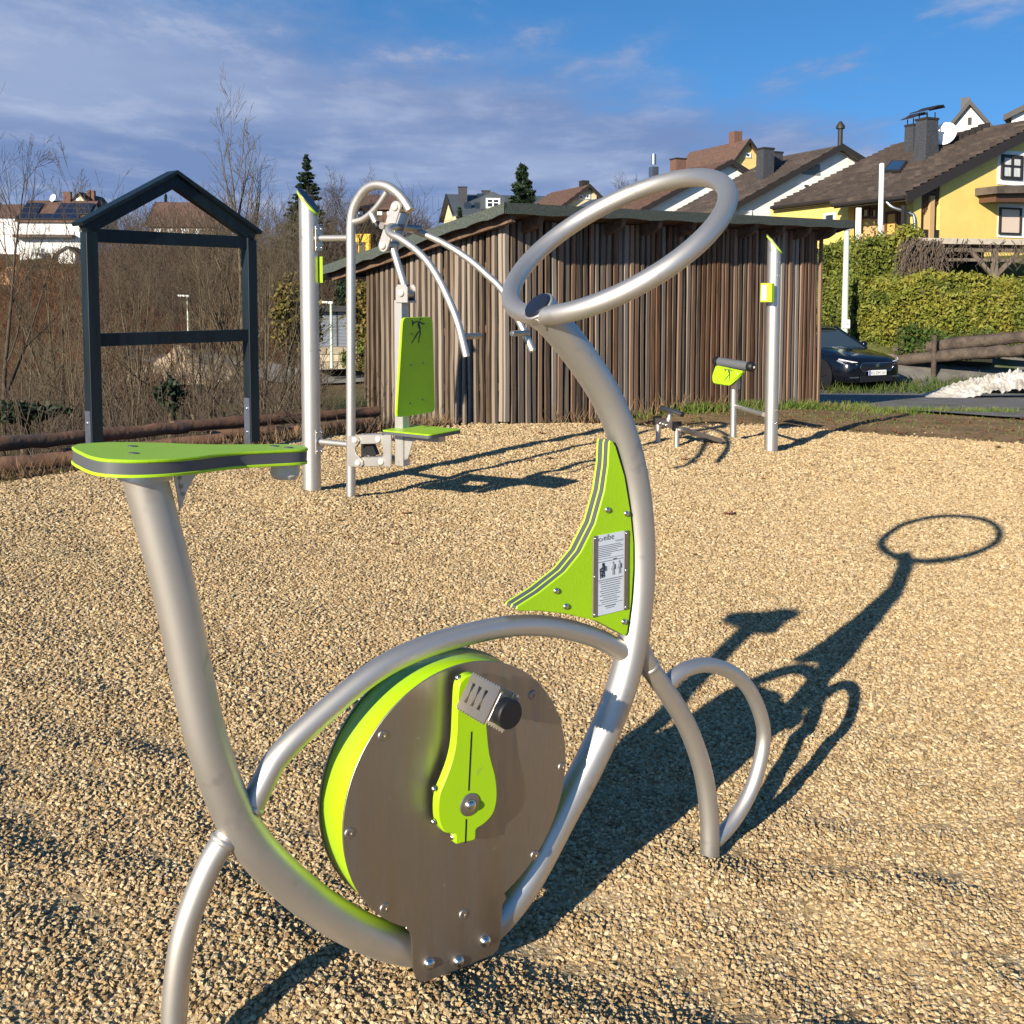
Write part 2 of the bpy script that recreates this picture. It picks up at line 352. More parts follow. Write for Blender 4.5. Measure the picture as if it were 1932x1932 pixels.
def gravel_mat(name, stones):
    m = bpy.data.materials.new(name); m.use_nodes = True; nt = m.node_tree; nd = nt.nodes; lk = nt.links.new; b = nd['Principled BSDF']
    b.inputs['Roughness'].default_value = .85; b.inputs['Specular IOR Level'].default_value = .25
    rp = nd.new('ShaderNodeValToRGB'); el = rp.color_ramp.elements
    cols = [(0, (0.212, 0.141, 0.075)), (0.14, (0.323, 0.223, 0.114)), (0.35, (0.420, 0.301, 0.158)), (0.6, (0.489, 0.360, 0.199)), (0.82, (0.601, 0.483, 0.295)), (0.94, (0.370, 0.295, 0.202)), (1, (0.443, 0.282, 0.114))]
    el[0].position = 0; el[0].color = (*cols[0][1], 1); el[1].position = 1; el[1].color = (*cols[-1][1], 1)
    for p, c in cols[1:-1]: e = el.new(p); e.color = (*c, 1)
    tcn = nd.new('ShaderNodeTexCoord')
    if stones:
        oi = nd.new('ShaderNodeObjectInfo'); lk(oi.outputs['Random'], rp.inputs[0])
        lk(rp.outputs[0], b.inputs['Base Color'])
    else:
        def vor(s, feat):
            v = nd.new('ShaderNodeTexVoronoi'); v.feature = feat; v.inputs['Scale'].default_value = s; lk(tcn.outputs['Object'], v.inputs['Vector']); return v
        v1 = vor(88, 'F1'); sp = nd.new('ShaderNodeSeparateColor'); lk(v1.outputs['Color'], sp.inputs[0]); lk(sp.outputs[0], rp.inputs[0])
        e1 = vor(88, 'DISTANCE_TO_EDGE'); mr = nd.new('ShaderNodeMapRange'); lk(e1.outputs['Distance'], mr.inputs[0]); mr.inputs[1].default_value = 0; mr.inputs[2].default_value = .22; mr.inputs[3].default_value = .55
        cb = nd.new('ShaderNodeCombineColor'); [lk(mr.outputs[0], cb.inputs[i]) for i in range(3)]
        mx = nd.new('ShaderNodeMix'); mx.data_type = 'RGBA'; mx.blend_type = 'MULTIPLY'; mx.inputs[0].default_value = .55; lk(rp.outputs[0], mx.inputs[6]); lk(cb.outputs[0], mx.inputs[7])
        n = nd.new('ShaderNodeTexNoise'); n.inputs['Scale'].default_value = 1.6; n.inputs['Detail'].default_value = 5; lk(tcn.outputs['Object'], n.inputs['Vector'])
        m3 = nd.new('ShaderNodeMapRange'); lk(n.outputs['Fac'], m3.inputs[0]); m3.inputs[1].default_value = .3; m3.inputs[2].default_value = .7; m3.inputs[3].default_value = .86; m3.inputs[4].default_value = 1.1
        c3 = nd.new('ShaderNodeCombineColor'); [lk(m3.outputs[0], c3.inputs[i]) for i in range(3)]
        m4 = nd.new('ShaderNodeMix'); m4.data_type = 'RGBA'; m4.blend_type = 'MULTIPLY'; m4.inputs[0].default_value = 1; lk(mx.outputs[2], m4.inputs[6]); lk(c3.outputs[0], m4.inputs[7])
        lk(m4.outputs[2], b.inputs['Base Color'])
        bp = nd.new('ShaderNodeBump'); bp.inputs['Strength'].default_value = .5; bp.inputs['Distance'].default_value = .006; lk(e1.outputs['Distance'], bp.inputs['Height'])
        b2 = nd.new('ShaderNodeBump'); b2.inputs['Strength'].default_value = .35; b2.inputs['Distance'].default_value = .012
        n2 = nd.new('ShaderNodeTexNoise'); n2.inputs['Scale'].default_value = 30; n2.inputs['Detail'].default_value = 4; lk(tcn.outputs['Object'], n2.inputs['Vector']); lk(n2.outputs['Fac'], b2.inputs['Height'])
        lk(b2.outputs[0], bp.inputs['Normal']); lk(bp.outputs[0], b.inputs['Normal'])
    return m
gxs = np.arange(-5.6, 9.01, .06); tt = np.r_[np.linspace(0, 1, 150)]
GX2, T2 = np.meshgrid(gxs, tt); yl = -1.5; YE = ypad(GX2) + .10 * np.sin(GX2 * 3.1) + .05 * np.sin(GX2 * 8.3 + 1)
GY2 = yl + (YE - yl) * T2 ** .8; GZ2 = GG(GX2, GY2) - .018 * sstep(T2, .985, 1.0)
bv, bf = grid_mesh(GX2, GY2, GZ2)
gravel_bed = sheet('gravel_bed', bv, bf, gravel_mat('gravel_surface', False))

# loose stones, uncountable: one object, scattered on the nearer part of the bed
sp_ = .0098; pts = []
for y0, y1, s in ((1.0, 3.2, sp_), (3.2, 5.2, .0112), (5.2, 7.4, .0150), (7.4, 10.5, .0225)):
    ys = np.arange(y0, y1, s * .87)
    for i, y in enumerate(ys):
        xr = .56 * y + .45; xs = np.arange(-xr, xr, s) + (s / 2 if i % 2 else 0)
        pts.append(np.c_[xs, np.full(len(xs), y), np.full(len(xs), s)])
pts = np.vstack(pts); psz = pts[:, 2] / sp_; pts = pts[:, :2] + _r.normal(0, .0035, (len(pts), 2)) * psz[:, None]
ok_ = pts[:, 1] < ypad(pts[:, 0]) - .05 + .08 * np.sin(pts[:, 0] * 3.1) + _r.exponential(.07, len(pts)) * (_r.uniform(0, 1, len(pts)) < .5); pts, psz = pts[ok_], psz[ok_]
pz = GG(pts[:, 0], pts[:, 1]) + _r.uniform(-.003, .004, len(pts))
me = bpy.data.meshes.new('gravel_stones'); me.vertices.add(len(pts)); me.vertices.foreach_set('co', np.c_[pts, pz].ravel().astype('f')); me.update()
me.attributes.new('size', 'FLOAT', 'POINT').data.foreach_set('value', np.minimum(psz, 1.9).astype('f'))
stones = bpy.data.objects.new('gravel_stones', me); COL.objects.link(stones); stones['kind'] = 'stuff'
tag(stones, 'loose tan gravel stones covering the fitness area in the foreground', 'gravel')
ng = bpy.data.node_groups.new('scatter_stones', 'GeometryNodeTree')
ng.interface.new_socket('Geometry', in_out='INPUT', socket_type='NodeSocketGeometry'); ng.interface.new_socket('Geometry', in_out='OUTPUT', socket_type='NodeSocketGeometry')
gi = ng.nodes.new('NodeGroupInput'); go = ng.nodes.new('NodeGroupOutput'); gl = ng.links.new
gst = gravel_mat('gravel_stone', True); g2i = ng.nodes.new('GeometryNodeGeometryToInstance')
for k in range(6):
    ico = ng.nodes.new('GeometryNodeMeshIcoSphere'); ico.inputs['Radius'].default_value = 1; ico.inputs['Subdivisions'].default_value = 2
    spn = ng.nodes.new('GeometryNodeSetPosition'); ps = ng.nodes.new('GeometryNodeInputPosition')
    ad = ng.nodes.new('ShaderNodeVectorMath'); ad.operation = 'ADD'; ad.inputs[1].default_value = (k * 7.3, k * 3.1, 0); gl(ps.outputs[0], ad.inputs[0])
    tn = ng.nodes.new('ShaderNodeTexNoise'); tn.inputs['Scale'].default_value = 1.1; tn.inputs['Detail'].default_value = 1; gl(ad.outputs[0], tn.inputs['Vector'])
    sb = ng.nodes.new('ShaderNodeVectorMath'); sb.operation = 'SUBTRACT'; sb.inputs[1].default_value = (.5, .5, .5); gl(tn.outputs['Color'], sb.inputs[0])
    sc = ng.nodes.new('ShaderNodeVectorMath'); sc.operation = 'SCALE'; sc.inputs['Scale'].default_value = 2.2; gl(sb.outputs[0], sc.inputs[0])
    gl(ico.outputs[0], spn.inputs['Geometry']); gl(sc.outputs[0], spn.inputs['Offset'])
    sm = ng.nodes.new('GeometryNodeSetMaterial'); sm.inputs['Material'].default_value = gst; gl(spn.outputs[0], sm.inputs[0]); gl(sm.outputs[0], g2i.inputs[0])
iop = ng.nodes.new('GeometryNodeInstanceOnPoints'); iop.inputs['Pick Instance'].default_value = True
ri = ng.nodes.new('FunctionNodeRandomValue'); ri.data_type = 'INT'; ri.inputs[4].default_value = 0; ri.inputs[5].default_value = 5
rr_ = ng.nodes.new('FunctionNodeRandomValue'); rr_.data_type = 'FLOAT_VECTOR'; rr_.inputs[0].default_value = (-.5, -.5, 0); rr_.inputs[1].default_value = (.5, .5, 6.28)
rs = ng.nodes.new('FunctionNodeRandomValue'); rs.data_type = 'FLOAT_VECTOR'; rs.inputs[0].default_value = (.0040, .0032, .0024); rs.inputs[1].default_value = (.0092, .0068, .0048)
for n_, sd_ in ((ri, 1), (rr_, 2), (rs, 3)): n_.inputs['Seed'].default_value = sd_
gl(gi.outputs[0], iop.inputs['Points']); gl(g2i.outputs[0], iop.inputs['Instance']); gl(ri.outputs[2], iop.inputs['Instance Index']); gl(rr_.outputs[0], iop.inputs['Rotation']); na_ = ng.nodes.new('GeometryNodeInputNamedAttribute'); na_.data_type = 'FLOAT'; na_.inputs[0].default_value = 'size'
sm_ = ng.nodes.new('ShaderNodeVectorMath'); sm_.operation = 'SCALE'; gl(rs.outputs[0], sm_.inputs[0]); gl(na_.outputs[0], sm_.inputs['Scale']); gl(sm_.outputs[0], iop.inputs['Scale'])
gl(iop.outputs[0], go.inputs[0])
md = stones.modifiers.new('scatter', 'NODES'); md.node_group = ng

# driveway past the shed, valley road
asph = pbr('gritty_asphalt', (.15, .14, .13), (.22, .205, .185), rough=.9, scale=3, detail=8, bump=.8, bscale=45, bdist=.02, col3=(.10, .12, .05), scale3=.9, lo3=.56, hi3=.66, spec=.2)
roadm = pbr('worn_road', (.17, .16, .15), (.24, .22, .20), rough=.85, scale=1.2, detail=6, col3=(.11, .11, .10), scale3=.5, bump=.4, bscale=20, bdist=.02)
def ribbon(name, left, right, mat, lift=.03, k=10, m=10):
    a, b = spline(left, k), spline(right, k); t = np.linspace(0, 1, m)
    X = a[:, None, 0] * (1 - t) + b[:, None, 0] * t; Y = a[:, None, 1] * (1 - t) + b[:, None, 1] * t
    v, f = grid_mesh(X, Y, G(X, Y) + lift); return sheet(name, v, f, mat)
ribbon('driveway', [(4.6, 26.5), (4.4, 21), (4.6, 16), (5.35, 13.3), (6.6, 11.7), (9.5, 10.2)], [(14, 26.5), (13.5, 21), (13, 17), (12.7, 14.5), (12.5, 13), (13, 11.7)], asph, .035, 12, 30)
ribbon('valley_road', [(-38, 78), (-26, 66), (-17, 57), (-6, 53), (8, 52)], [(-34, 83), (-23, 71.5), (-15, 62), (-6, 58.5), (8, 57.5)], roadm, .12, 12, 8)
def clod(name, px, py, Y, r, n, mat): pass

# ================================================================== exercise bike (all tubes bent in one upright plane)
AL = RAD(36); BO = at(331, 1119, 1.78)
BP = Plane(BO, (math.cos(AL), math.sin(AL)))
TB, NB = BP.ex, BP.n
def bpath(px, k=10, it=8): return smooth_path(spline([BP.hit(*p) for p in px], k), it)
rear_foot = BP.hit(326, 1960); rear_foot = BP.o + TB * ((rear_foot - BP.o) @ TB)
bike = thing('exercise_bike', 'large steel outdoor exercise bike with lime green seat and drum in the foreground', 'exercise bike', (BP.o[0] + TB[0] * .5, BP.o[1] + TB[1] * .5, G1(.2, 2.2)))
KB = .952; RT = .039 * KB
main = [(268, 885), (290, 961), (331, 1119), (356, 1242), (388, 1393), (437, 1530), (490, 1612), (591, 1704), (680, 1757), (761, 1786), (840, 1789), (905, 1762), (957, 1712), (1002, 1648), (1058, 1540), (1106, 1453), (1160, 1335), (1190, 1233), (1207, 1114), (1207, 1000), (1195, 900), (1174, 820), (1148, 755), (1109, 692), (1070, 640), (1038, 603), (1015, 577)]
mp_ = bpath(main, 8, 14)
MB().tube(mp_, RT, 28).build('frame_tube', steel, bike, 40)
tip, tdir = mp_[-1], unit(mp_[-1] - mp_[-3])
MB().lathe([(.0345, -.004), (.0345, .002), (.031, .0065), (.015, .0085)], tip, tdir, 28).build('end_cap', bluecap, bike, 40)
MB().lathe([(.0372, -.022), (.0385, -.02), (.0385, -.001), (.036, .001)], tip, tdir, 28).build('end_collar', steel, bike, 40)
arch = [(470, 1530), (500, 1470), (529, 1422), (607, 1348), (712, 1263), (802, 1220), (880, 1197), (961, 1181), (1035, 1181), (1113, 1199), (1168, 1225), (1195, 1246)]
MB().tube(bpath(arch, 8, 6), .0245 * KB, 22).build('arch_tube', steel, bike, 40)
rl = [(440, 1560), (420, 1589), (391, 1640), (353, 1739), (336, 1825), (328, 1925), (326, 2000)]
p = bpath(rl, 8, 4); zend = float(GG(p[-1][0], p[-1][1])) - .05
p = np.vstack([p, [p[-1] + (p[-1] - p[-3]) * k for k in (4, 9, 14)]]); p = p[p[:, 2] > zend]
MB().tube(p, .0245 * KB, 22).build('rear_leg', steel, bike, 40)
fl = [(1205, 1215), (1222, 1254), (1254, 1300), (1296, 1368), (1326, 1453), (1338, 1537), (1339, 1600), (1339, 1640)]
MB().tube(bpath(fl, 8, 4), .0262 * KB, 22).build('front_leg', steel, bike, 40)
lp = [(1258, 1292), (1275, 1275), (1298, 1261), (1338, 1254), (1385, 1271), (1419, 1309), (1440, 1368), (1438, 1419), (1419, 1487), (1389, 1541), (1362, 1574), (1345, 1590)]
MB().tube(bpath(lp, 8, 6), .0205 * KB, 20).build('front_loop', steel, bike, 40)
# weld rings where tubes meet
for (x, y, r, a, b) in ((474, 1522, .0262, arch[0], arch[2]), (1186, 1240, .0262, arch[-1], arch[-3]), (421, 1587, .0258, rl[0], rl[2]), (1224, 1257, .0272, fl[0], fl[2])):
    c = BP.hit(x, y); d = unit(BP.hit(*b) - BP.hit(*a)); MB().tube([c - d * .006, c - d * .003, c + d * .003, c + d * .006], [r - .003, r, r, r - .003], 20).build('weld_seam', steel, bike, 60)
# steering ring
rc = BP.P(1.0843 * KB, .6786 * KB); ra, rb = NB, unit(TB * math.cos(RAD(36.5)) + ZUP * math.sin(RAD(36.5)))
th = np.linspace(0, 2 * math.pi, 96, endpoint=False)
MB().tube([rc + .2907 * KB * (math.cos(t) * ra + math.sin(t) * rb) for t in th], .0232 * KB, 22, closed=True).build('handle_ring', steel, bike, 180)
MB().tube([rc - rb * .295 - np.cross(ra, rb) * .012, rc - rb * .243 + np.cross(ra, rb) * .0], [.0265, .0255], 22).build('ring_clamp', steel, bike, 40)
# seat
A, B_ = BP.hit(150, 852, 0), BP.hit(576, 842, 0)
es = unit(B_ - A); en = NB; eu = unit(np.cross(en, es)); eu = eu if eu[2] > 0 else -eu; SL = np.linalg.norm(B_ - A)
half = [(0, .035), (.012, .078), (.05, .108), (.14, .128), (.26, .128), (.40, .108), (.52, .080), (.64, .062), (.80, .052), (.92, .046), (.975, .034), (1, .012)]
up = spline([(a * SL, h * KB) for a, h in half], 5); out = np.vstack([up, np.c_[up[::-1, 0], -up[::-1, 1]]])
seat = MB().prism(out, A + eu * -.006, es, en, eu, .006, .002).build('seat', green, bike, 40)
inner = out * V(1, 1); inner = (out - out.mean(0)) * V(.992, .98) + out.mean(0)
MB().prism(inner, A + eu * -.0245, es, en, eu, .0188).build('seat_core', greycore, seat, 40)
MB().prism(out, A + eu * -.0295, es, en, eu, .0052, .001).build('seat_underside', greenedge, seat, 40)
def bolt_head(name, o, n, r, h, mat=polish, parent=bike, flat=False):
    prof = [(r, -.001), (r, h * .25), (r * .86, h * .65), (r * .5, h * .93), (r * .12, h)] if not flat else [(r, -.001), (r, h * .7), (r * .85, h), (r * .42, h), (r * .38, h * .4)]
    return MB().lathe(prof, o, n, 14).build(name, mat, parent, 60)
for (a, b) in ((.19, -.04), (.25, .055), (.86, .012), (.90, -.015)):
    bolt_head('seat_screw', A + es * a * SL - en * b + eu * .0005, eu, .009, .0012, greycore, seat)
sb = [(328, 900), (400, 864), (371, 890), (352, 925), (339, 964), (334, 930)]
sbp = [((BP.hit(*q) - BP.o) @ TB, (BP.hit(*q) - BP.o)[2]) for q in sb]
holes = []
for q in ((337.4, 901), (340.5, 917), (343.5, 932)):
    h = BP.hit(*q) - BP.o; holes.append(circle((h @ TB, h[2]), .0042, 10))
MB().prism(keyhole(sbp, holes), BP.o - NB * .003, TB, ZUP, NB, .006).build('seat_bracket', steel, bike)
c = A + es * .905 * SL - eu * .0325
MB().lathe([(.027, 0), (.027, .02), (.02, .028), (.01, .029)], c, -eu, 20).build('rubber_buffer', cream, bike, 40)
c = mp_[0]
MB().lathe([(.045, 0), (.045, .012), (.041, .016)], A + es * .27 * SL - eu * .05, eu, 24).build('seat_clamp', steel, bike, 40)
# drum
WP = .05
def bq(x, y, w): h = BP.hit(x, y, w) - BP.o; return (h @ TB, h[2])
PC, PR = (.5985 * KB, -.5370 * KB), .2905 * KB
tab = [(953.6, 1693), (946, 1707), (944, 1749), (942, 1777), (938, 1790), (928, 1800), (860, 1828), (803, 1850), (793, 1851), (784, 1846), (778, 1829), (775, 1770), (772, 1757), (764, 1750)]
tabp = [bq(x, y, WP) for x, y in tab]
a0 = math.atan2(tabp[0][1] - PC[1], tabp[0][0] - PC[0]); a1 = math.atan2(tabp[-1][1] - PC[1], tabp[-1][0] - PC[0])
if a1 > a0: a1 -= 2 * math.pi
arc = [(PC[0] + PR * math.cos(t), PC[1] + PR * math.sin(t)) for t in np.linspace(a0, a1 + 2 * math.pi, 72)]
outline = arc[::-1] + tabp                    # round the disc, then the tab
front = MB().prism(outline, BP.o + NB * WP, TB, ZUP, NB, .004, .0008).build('cover_plate', platesteel, bike, 30)
MB().prism(outline, BP.o - NB * (WP + .004), TB, ZUP, NB, .004).build('back_plate', brushed, bike, 30)
cw = BP.P(*PC)
MB().lathe([(PR - .004, -WP + .0005), (PR - .003, -WP + .002), (PR - .003, WP - .002), (PR - .004, WP - .0005)], cw, NB, 96).build('drum', greenpaint, bike, 40)
for x, y in ((495, 630), (1222, 435), (1362, 783), (333, 1103), (1230, 1210), (503, 1467), (885, 1497)):
    q = BP.hit(529.2 + .3894 * x, 1142 + .3894 * y, WP + .004); bolt_head('plate_screw', q, NB, .0105, .003, brushed, bike, True)
for x, y in ((718, 1733), (860, 1723), (990, 1625)):
    q = BP.hit(529.2 + .3894 * x, 1142 + .3894 * y, WP + .004); bolt_head('cap_nut', q, NB, .0125, .012)
# crank
W1, W2 = .072, .094
cr_ = [(862, 400), (880, 362), (908, 340), (950, 336), (985, 365), (998, 410), (1000, 500), (1004, 600), (1017, 720), (1043, 820), (1052, 900), (1048, 960), (1030, 1015), (990, 1060), (952, 1085), (950, 1100), (942, 1138), (900, 1150), (852, 1157), (847, 1115), (830, 1108), (795, 1100), (770, 1060), (762, 1000), (768, 920), (795, 850), (828, 760), (848, 660), (855, 520)]
crp = [bq(529.2 + .3894 * x, 1142 + .3894 * y, W2) for x, y in cr_]
def zq(x, y): return bq(529.2 + .3894 * x, 1142 + .3894 * y, W2)
crank = MB().prism(spline(crp, 3, True), BP.o + NB * W1, TB, ZUP, NB, W2 - W1, .003).build('crank_arm', greenpaint, bike, 35)
for a, b in (((926, 612), (912, 898)), ((900, 1036), (896, 1152))):
    p0, p1 = zq(*a), zq(*b); c = BP.P((p0[0] + p1[0]) / 2, (p0[1] + p1[1]) / 2, W2 - .0005)
    d = V(p1[0] - p0[0], p1[1] - p0[1]); L = np.linalg.norm(d); d /= L
    MB().box(c, .0035, .002, L, (TB * d[1] - ZUP * d[0], NB, TB * d[0] + ZUP * d[1])).build('clamp_slit', black, crank)  # black bar on the surface, stands for the shade in the slit
ax = zq(915, 965); axp = BP.P(*ax, W2)
MB().lathe([(.0235, -.001), (.0235, .002), (.022, .003), (.012, .003)], axp, NB, 28).build('washer', brushed, crank, 40)
bolt_head('axle_bolt', axp + NB * .003, NB, .0125, .01, polish, crank)
MB().lathe([(.03, 0), (.03, W1 - WP)], BP.P(*ax, WP), NB, 24).build('axle_hub', brushed, bike, 40)
for x, y in ((838, 1124), (748, 890), (745, 1050), (862, 352)):
    q = BP.hit(529.2 + .3894 * x, 1142 + .3894 * y, W2 - .011); bolt_head('clamp_screw', q - NB * .002, -TB, .006, .006, polish, crank)
# pedal
pa = zq(925, 425); e2 = unit(TB * -.54 - ZUP * .84); e1 = unit(TB * -.84 + ZUP * .54)
pedal = MB().tube([BP.P(*pa, W2 - .002), BP.P(*pa, W2 + .135)], .012, 16).build('pedal', brushed, bike, 40)
def teeth(L, Wd, n=11, h=.003):
    t = [(0, 0)]; st = L / n
    o_ = []
    for i in range(n): o_ += [(i * st, 0), (i * st + st * .25, -h), (i * st + st * .6, -h), (i * st + st * .75, 0)]
    q = []
    for i in range(n): q += [(L - i * st, Wd), (L - i * st - st * .25, Wd + h), (L - i * st - st * .6, Wd + h), (L - i * st - st * .75, Wd)]
    return o_ + [(L, 0)] + q + [(0, Wd)]
def hour(cx, w, L):
    return [(cx - w, L * .22), (cx - w * .25, L * .5), (cx - w, L * .78), (cx + w, L * .78), (cx + w * .25, L * .5), (cx + w, L * .22)]
PL, PW = .098, .072
for sgn in (1, -1):
    o_ = BP.P(*pa, W2 + .012) + e1 * (.027 * sgn) - e2 * PW / 2
    MB().prism(keyhole(teeth(PL, PW), [hour(.02, .0055, PW), hour(.042, .0055, PW), hour(.064, .0055, PW)]), o_, NB, e2, e1, .003).build('pedal_plate', brushed, pedal)
for wv in (W2 + .012, W2 + .112):
    sq = [(-.028, -.028), (.028, -.028), (.028, .028), (-.028, .028)]
    MB().prism(sq, BP.P(*pa, wv), e1, e2, NB, .004, .001).build('pedal_end', brushed, pedal)
MB().lathe([(.029, 0), (.029, .018), (.026, .021)], BP.P(*pa, W2 + .1165), NB, 26).build('pedal_cap', rubber, pedal, 40)
# sail-shaped panel: two green boards on grey cores
pan = [(1151, 831), (1156, 832), (1162, 842), (1179, 898), (1190, 964), (1196, 1025), (1196, 1074), (1192, 1135), (1184, 1194), (1179, 1200), (1164, 1191), (1127, 1172), (1066, 1158), (1017, 1153), (980, 1153), (974, 1150), (976, 1144), (1017, 1118), (1066, 1079), (1096, 1042), (1123, 988), (1140, 927), (1147, 878), (1149, 836)]
pp_ = [bq(x, y, .02) for x, y in pan]
panel = MB().prism(pp_, BP.o + NB * .0145, TB, ZUP, NB, .0055, .002).build('side_panel', green, bike, 30)
MB().prism(pp_, BP.o + NB * .0025, TB, ZUP, NB, .0119).build('panel_core', greycore, panel, 30)
MB().prism(pp_, BP.o - NB * .0035, TB, ZUP, NB, .0058, .0012).build('panel_board', greenedge, panel, 30)
MB().prism(pp_, BP.o - NB * .0175, TB, ZUP, NB, .0138).build('panel_core', greycore, panel, 30)
MB().prism(pp_, BP.o - NB * .0230, TB, ZUP, NB, .0053).build('panel_board', greenedge, panel, 30)
def z8(x, y, w=.0202): return BP.hit(919.2 + .2451 * x, 780 + .2451 * y, w)
for x, y in ((925, 742), (1072, 770), (530, 1365), (605, 1485), (1052, 1603)): bolt_head('panel_bolt', z8(x, y), NB, .0075, .0055, polish, panel)
S0, S1, S2, S3 = z8(810, 947), z8(1078, 914), z8(1076, 1518), z8(812, 1568)
sx = unit(S1 - S0); sw = np.linalg.norm(S1 - S0); sh = np.linalg.norm(S3 - S0); TL = S0
fx, fy = TB, -ZUP
sw = (S1 - S0) @ TB; sh = -(S3 - S0)[2]; TL = S0
def sg(u, v, w=0): return TL + TB * u * sw - ZUP * v * sh + NB * w
sign = MB().prism([(.12 * sw, 0), (.90 * sw, 0), (.90 * sw, -sh), (.12 * sw, -sh)], TL, TB, ZUP, NB, .0016).build('instruction_sheet', paper, panel)
for u0 in (0, .89): MB().prism([(u0 * sw, 0), ((u0 + .125) * sw, 0), ((u0 + .125) * sw, -sh), (u0 * sw, -sh)], TL - NB * .0002, TB, ZUP, NB, .0034, .0008).build('sheet_strip', brushed, panel)
for v in (.03, .5, .97):
    for u in (.055, .95): bolt_head('strip_screw', sg(u, v, .003), NB, .0035, .0025, polish, panel)
pr = MB(); put_text(pr, 'eibe', .02, sg(.30, .075, .002), TB, ZUP, width=.30 * sw)
pr.tube([sg(.21 + .055 * math.cos(t), .058 + .016 * math.sin(t), .002) for t in np.linspace(0, 6.28, 14)], .0006, 4)
ln = MB()
def line(v, u0, u1, h=.0022): ln.box(sg((u0 + u1) / 2, v, .0019), (u1 - u0) * sw, .0004, h, (TB, NB, ZUP))
for i, e in enumerate((.80, .86, .84, .70, .86, .52, .5)): line(.14 + i * .022, .16, e, .0012)
line(.30, .15, .87, .0008); line(.335, .15, .87, .0012); line(.325, .58, .68, .003); line(.565, .15, .87, .0015)
for i, (a, b) in enumerate(((.18, .82), (.22, .78), (.22, .80), (.24, .76), (.2, .78), (.24, .74), (.2, .8), (.3, .68), (.2, .76), (.26, .7))): line(.59 + i * .028, a, b, .0014)
line(.87, .15, .87, .0008); line(.90, .35, .66, .0022); line(.925, .38, .62, .0012); line(.095, .62, .87, .0008); line(.11, .66, .87, .0008)
ln.build('printed_lines', pbr('grey_print', (.12, .13, .15), rough=.5), sign)['kind'] = 'stuff'
# pictograms: a cyclist and two standing figures
pr.lathe([(.0042, 0), (.0042, .0004)], sg(.30, .37, .0018), NB, 10)
for a, b, r in (((.30, .385), (.31, .44), .0042), ((.31, .44), (.22, .455), .0018), ((.30, .40), (.20, .43), .0016), ((.31, .44), (.25, .49), .0022), ((.25, .49), (.27, .53), .0018), ((.20, .42), (.22, .54), .001), ((.32, .46), (.33, .53), .0012), ((.22, .50), (.34, .51), .001)):
    pr.tube([sg(*a, .0018), sg(*b, .0018)], r, 5)
pr.build('print', ink, sign)['kind'] = 'stuff'
fg = MB()
for u in (.58, .76):
    fg.lathe([(.0028, 0), (.0028, .0004)], sg(u, .37, .0018), NB, 8)
    for a, b, r in (((0, .385), (0, .44), .0034), ((-.03, .395), (-.06, .455), .0011), ((.03, .395), (.06, .455), .0011), ((-.015, .44), (-.025, .52), .0014), ((.015, .44), (.025, .52), .0014)):
        fg.tube([sg(u + a[0], a[1], .0018), sg(u + b[0], b[1], .0018)], r, 5)
fg.build('print', pbr('pale_print', (.25, .26, .28), rough=.5), sign)['kind'] = 'stuff'

# ================================================================== shoulder press station
def runner(mb, o, ex, ez, n, s):                 # the running figure mark, as flat strokes of height s
    def q(x, y): return np.asarray(o) + ex * x * s + ez * y * s + n * .0008
    polys = [[(-.05, .52), (.08, .50), (.22, .18), (.12, .10), (-.02, .30)], [(.12, .12), (.22, .16), (.02, -.05), (-.42, -.5), (-.5, -.52), (-.1, -.05)], [(.1, .12), (.2, .1), (.22, -.1), (.12, -.28), (.10, -.52), (.04, -.5), (.06, -.24), (.12, -.1)],
             [(-.05, .52), (-.32, .42), (-.4, .30), (-.5, .62), (-.3, .50), (.02, .58)], [(.05, .5), (.3, .36), (.5, .40), (.55, .28), (.5, .44), (.28, .46), (.08, .58)], [(.12, .62), (.2, .58), (.24, .66), (.16, .72)]]
    for p in polys: mb.add([q(*a) for a in p], [tuple(range(len(p)))])
MD = unit(V(.82, -.57, 0)); MO = at(661, 952, 6.2); MW = V(.57, .82, 0)
MO[2] = 0; MP = Plane(MO, MD)                    # n points towards the camera side
MN = MP.n
press = thing('shoulder_press', 'steel shoulder press machine with green backrest and seat beside its tall post', 'fitness machine', (MO[0], MO[1], G1(MO[0], MO[1])))
def mpath(px, k=8, it=4, w=0): return smooth_path(spline([MP.hit(*p, w) for p in px], k), it)
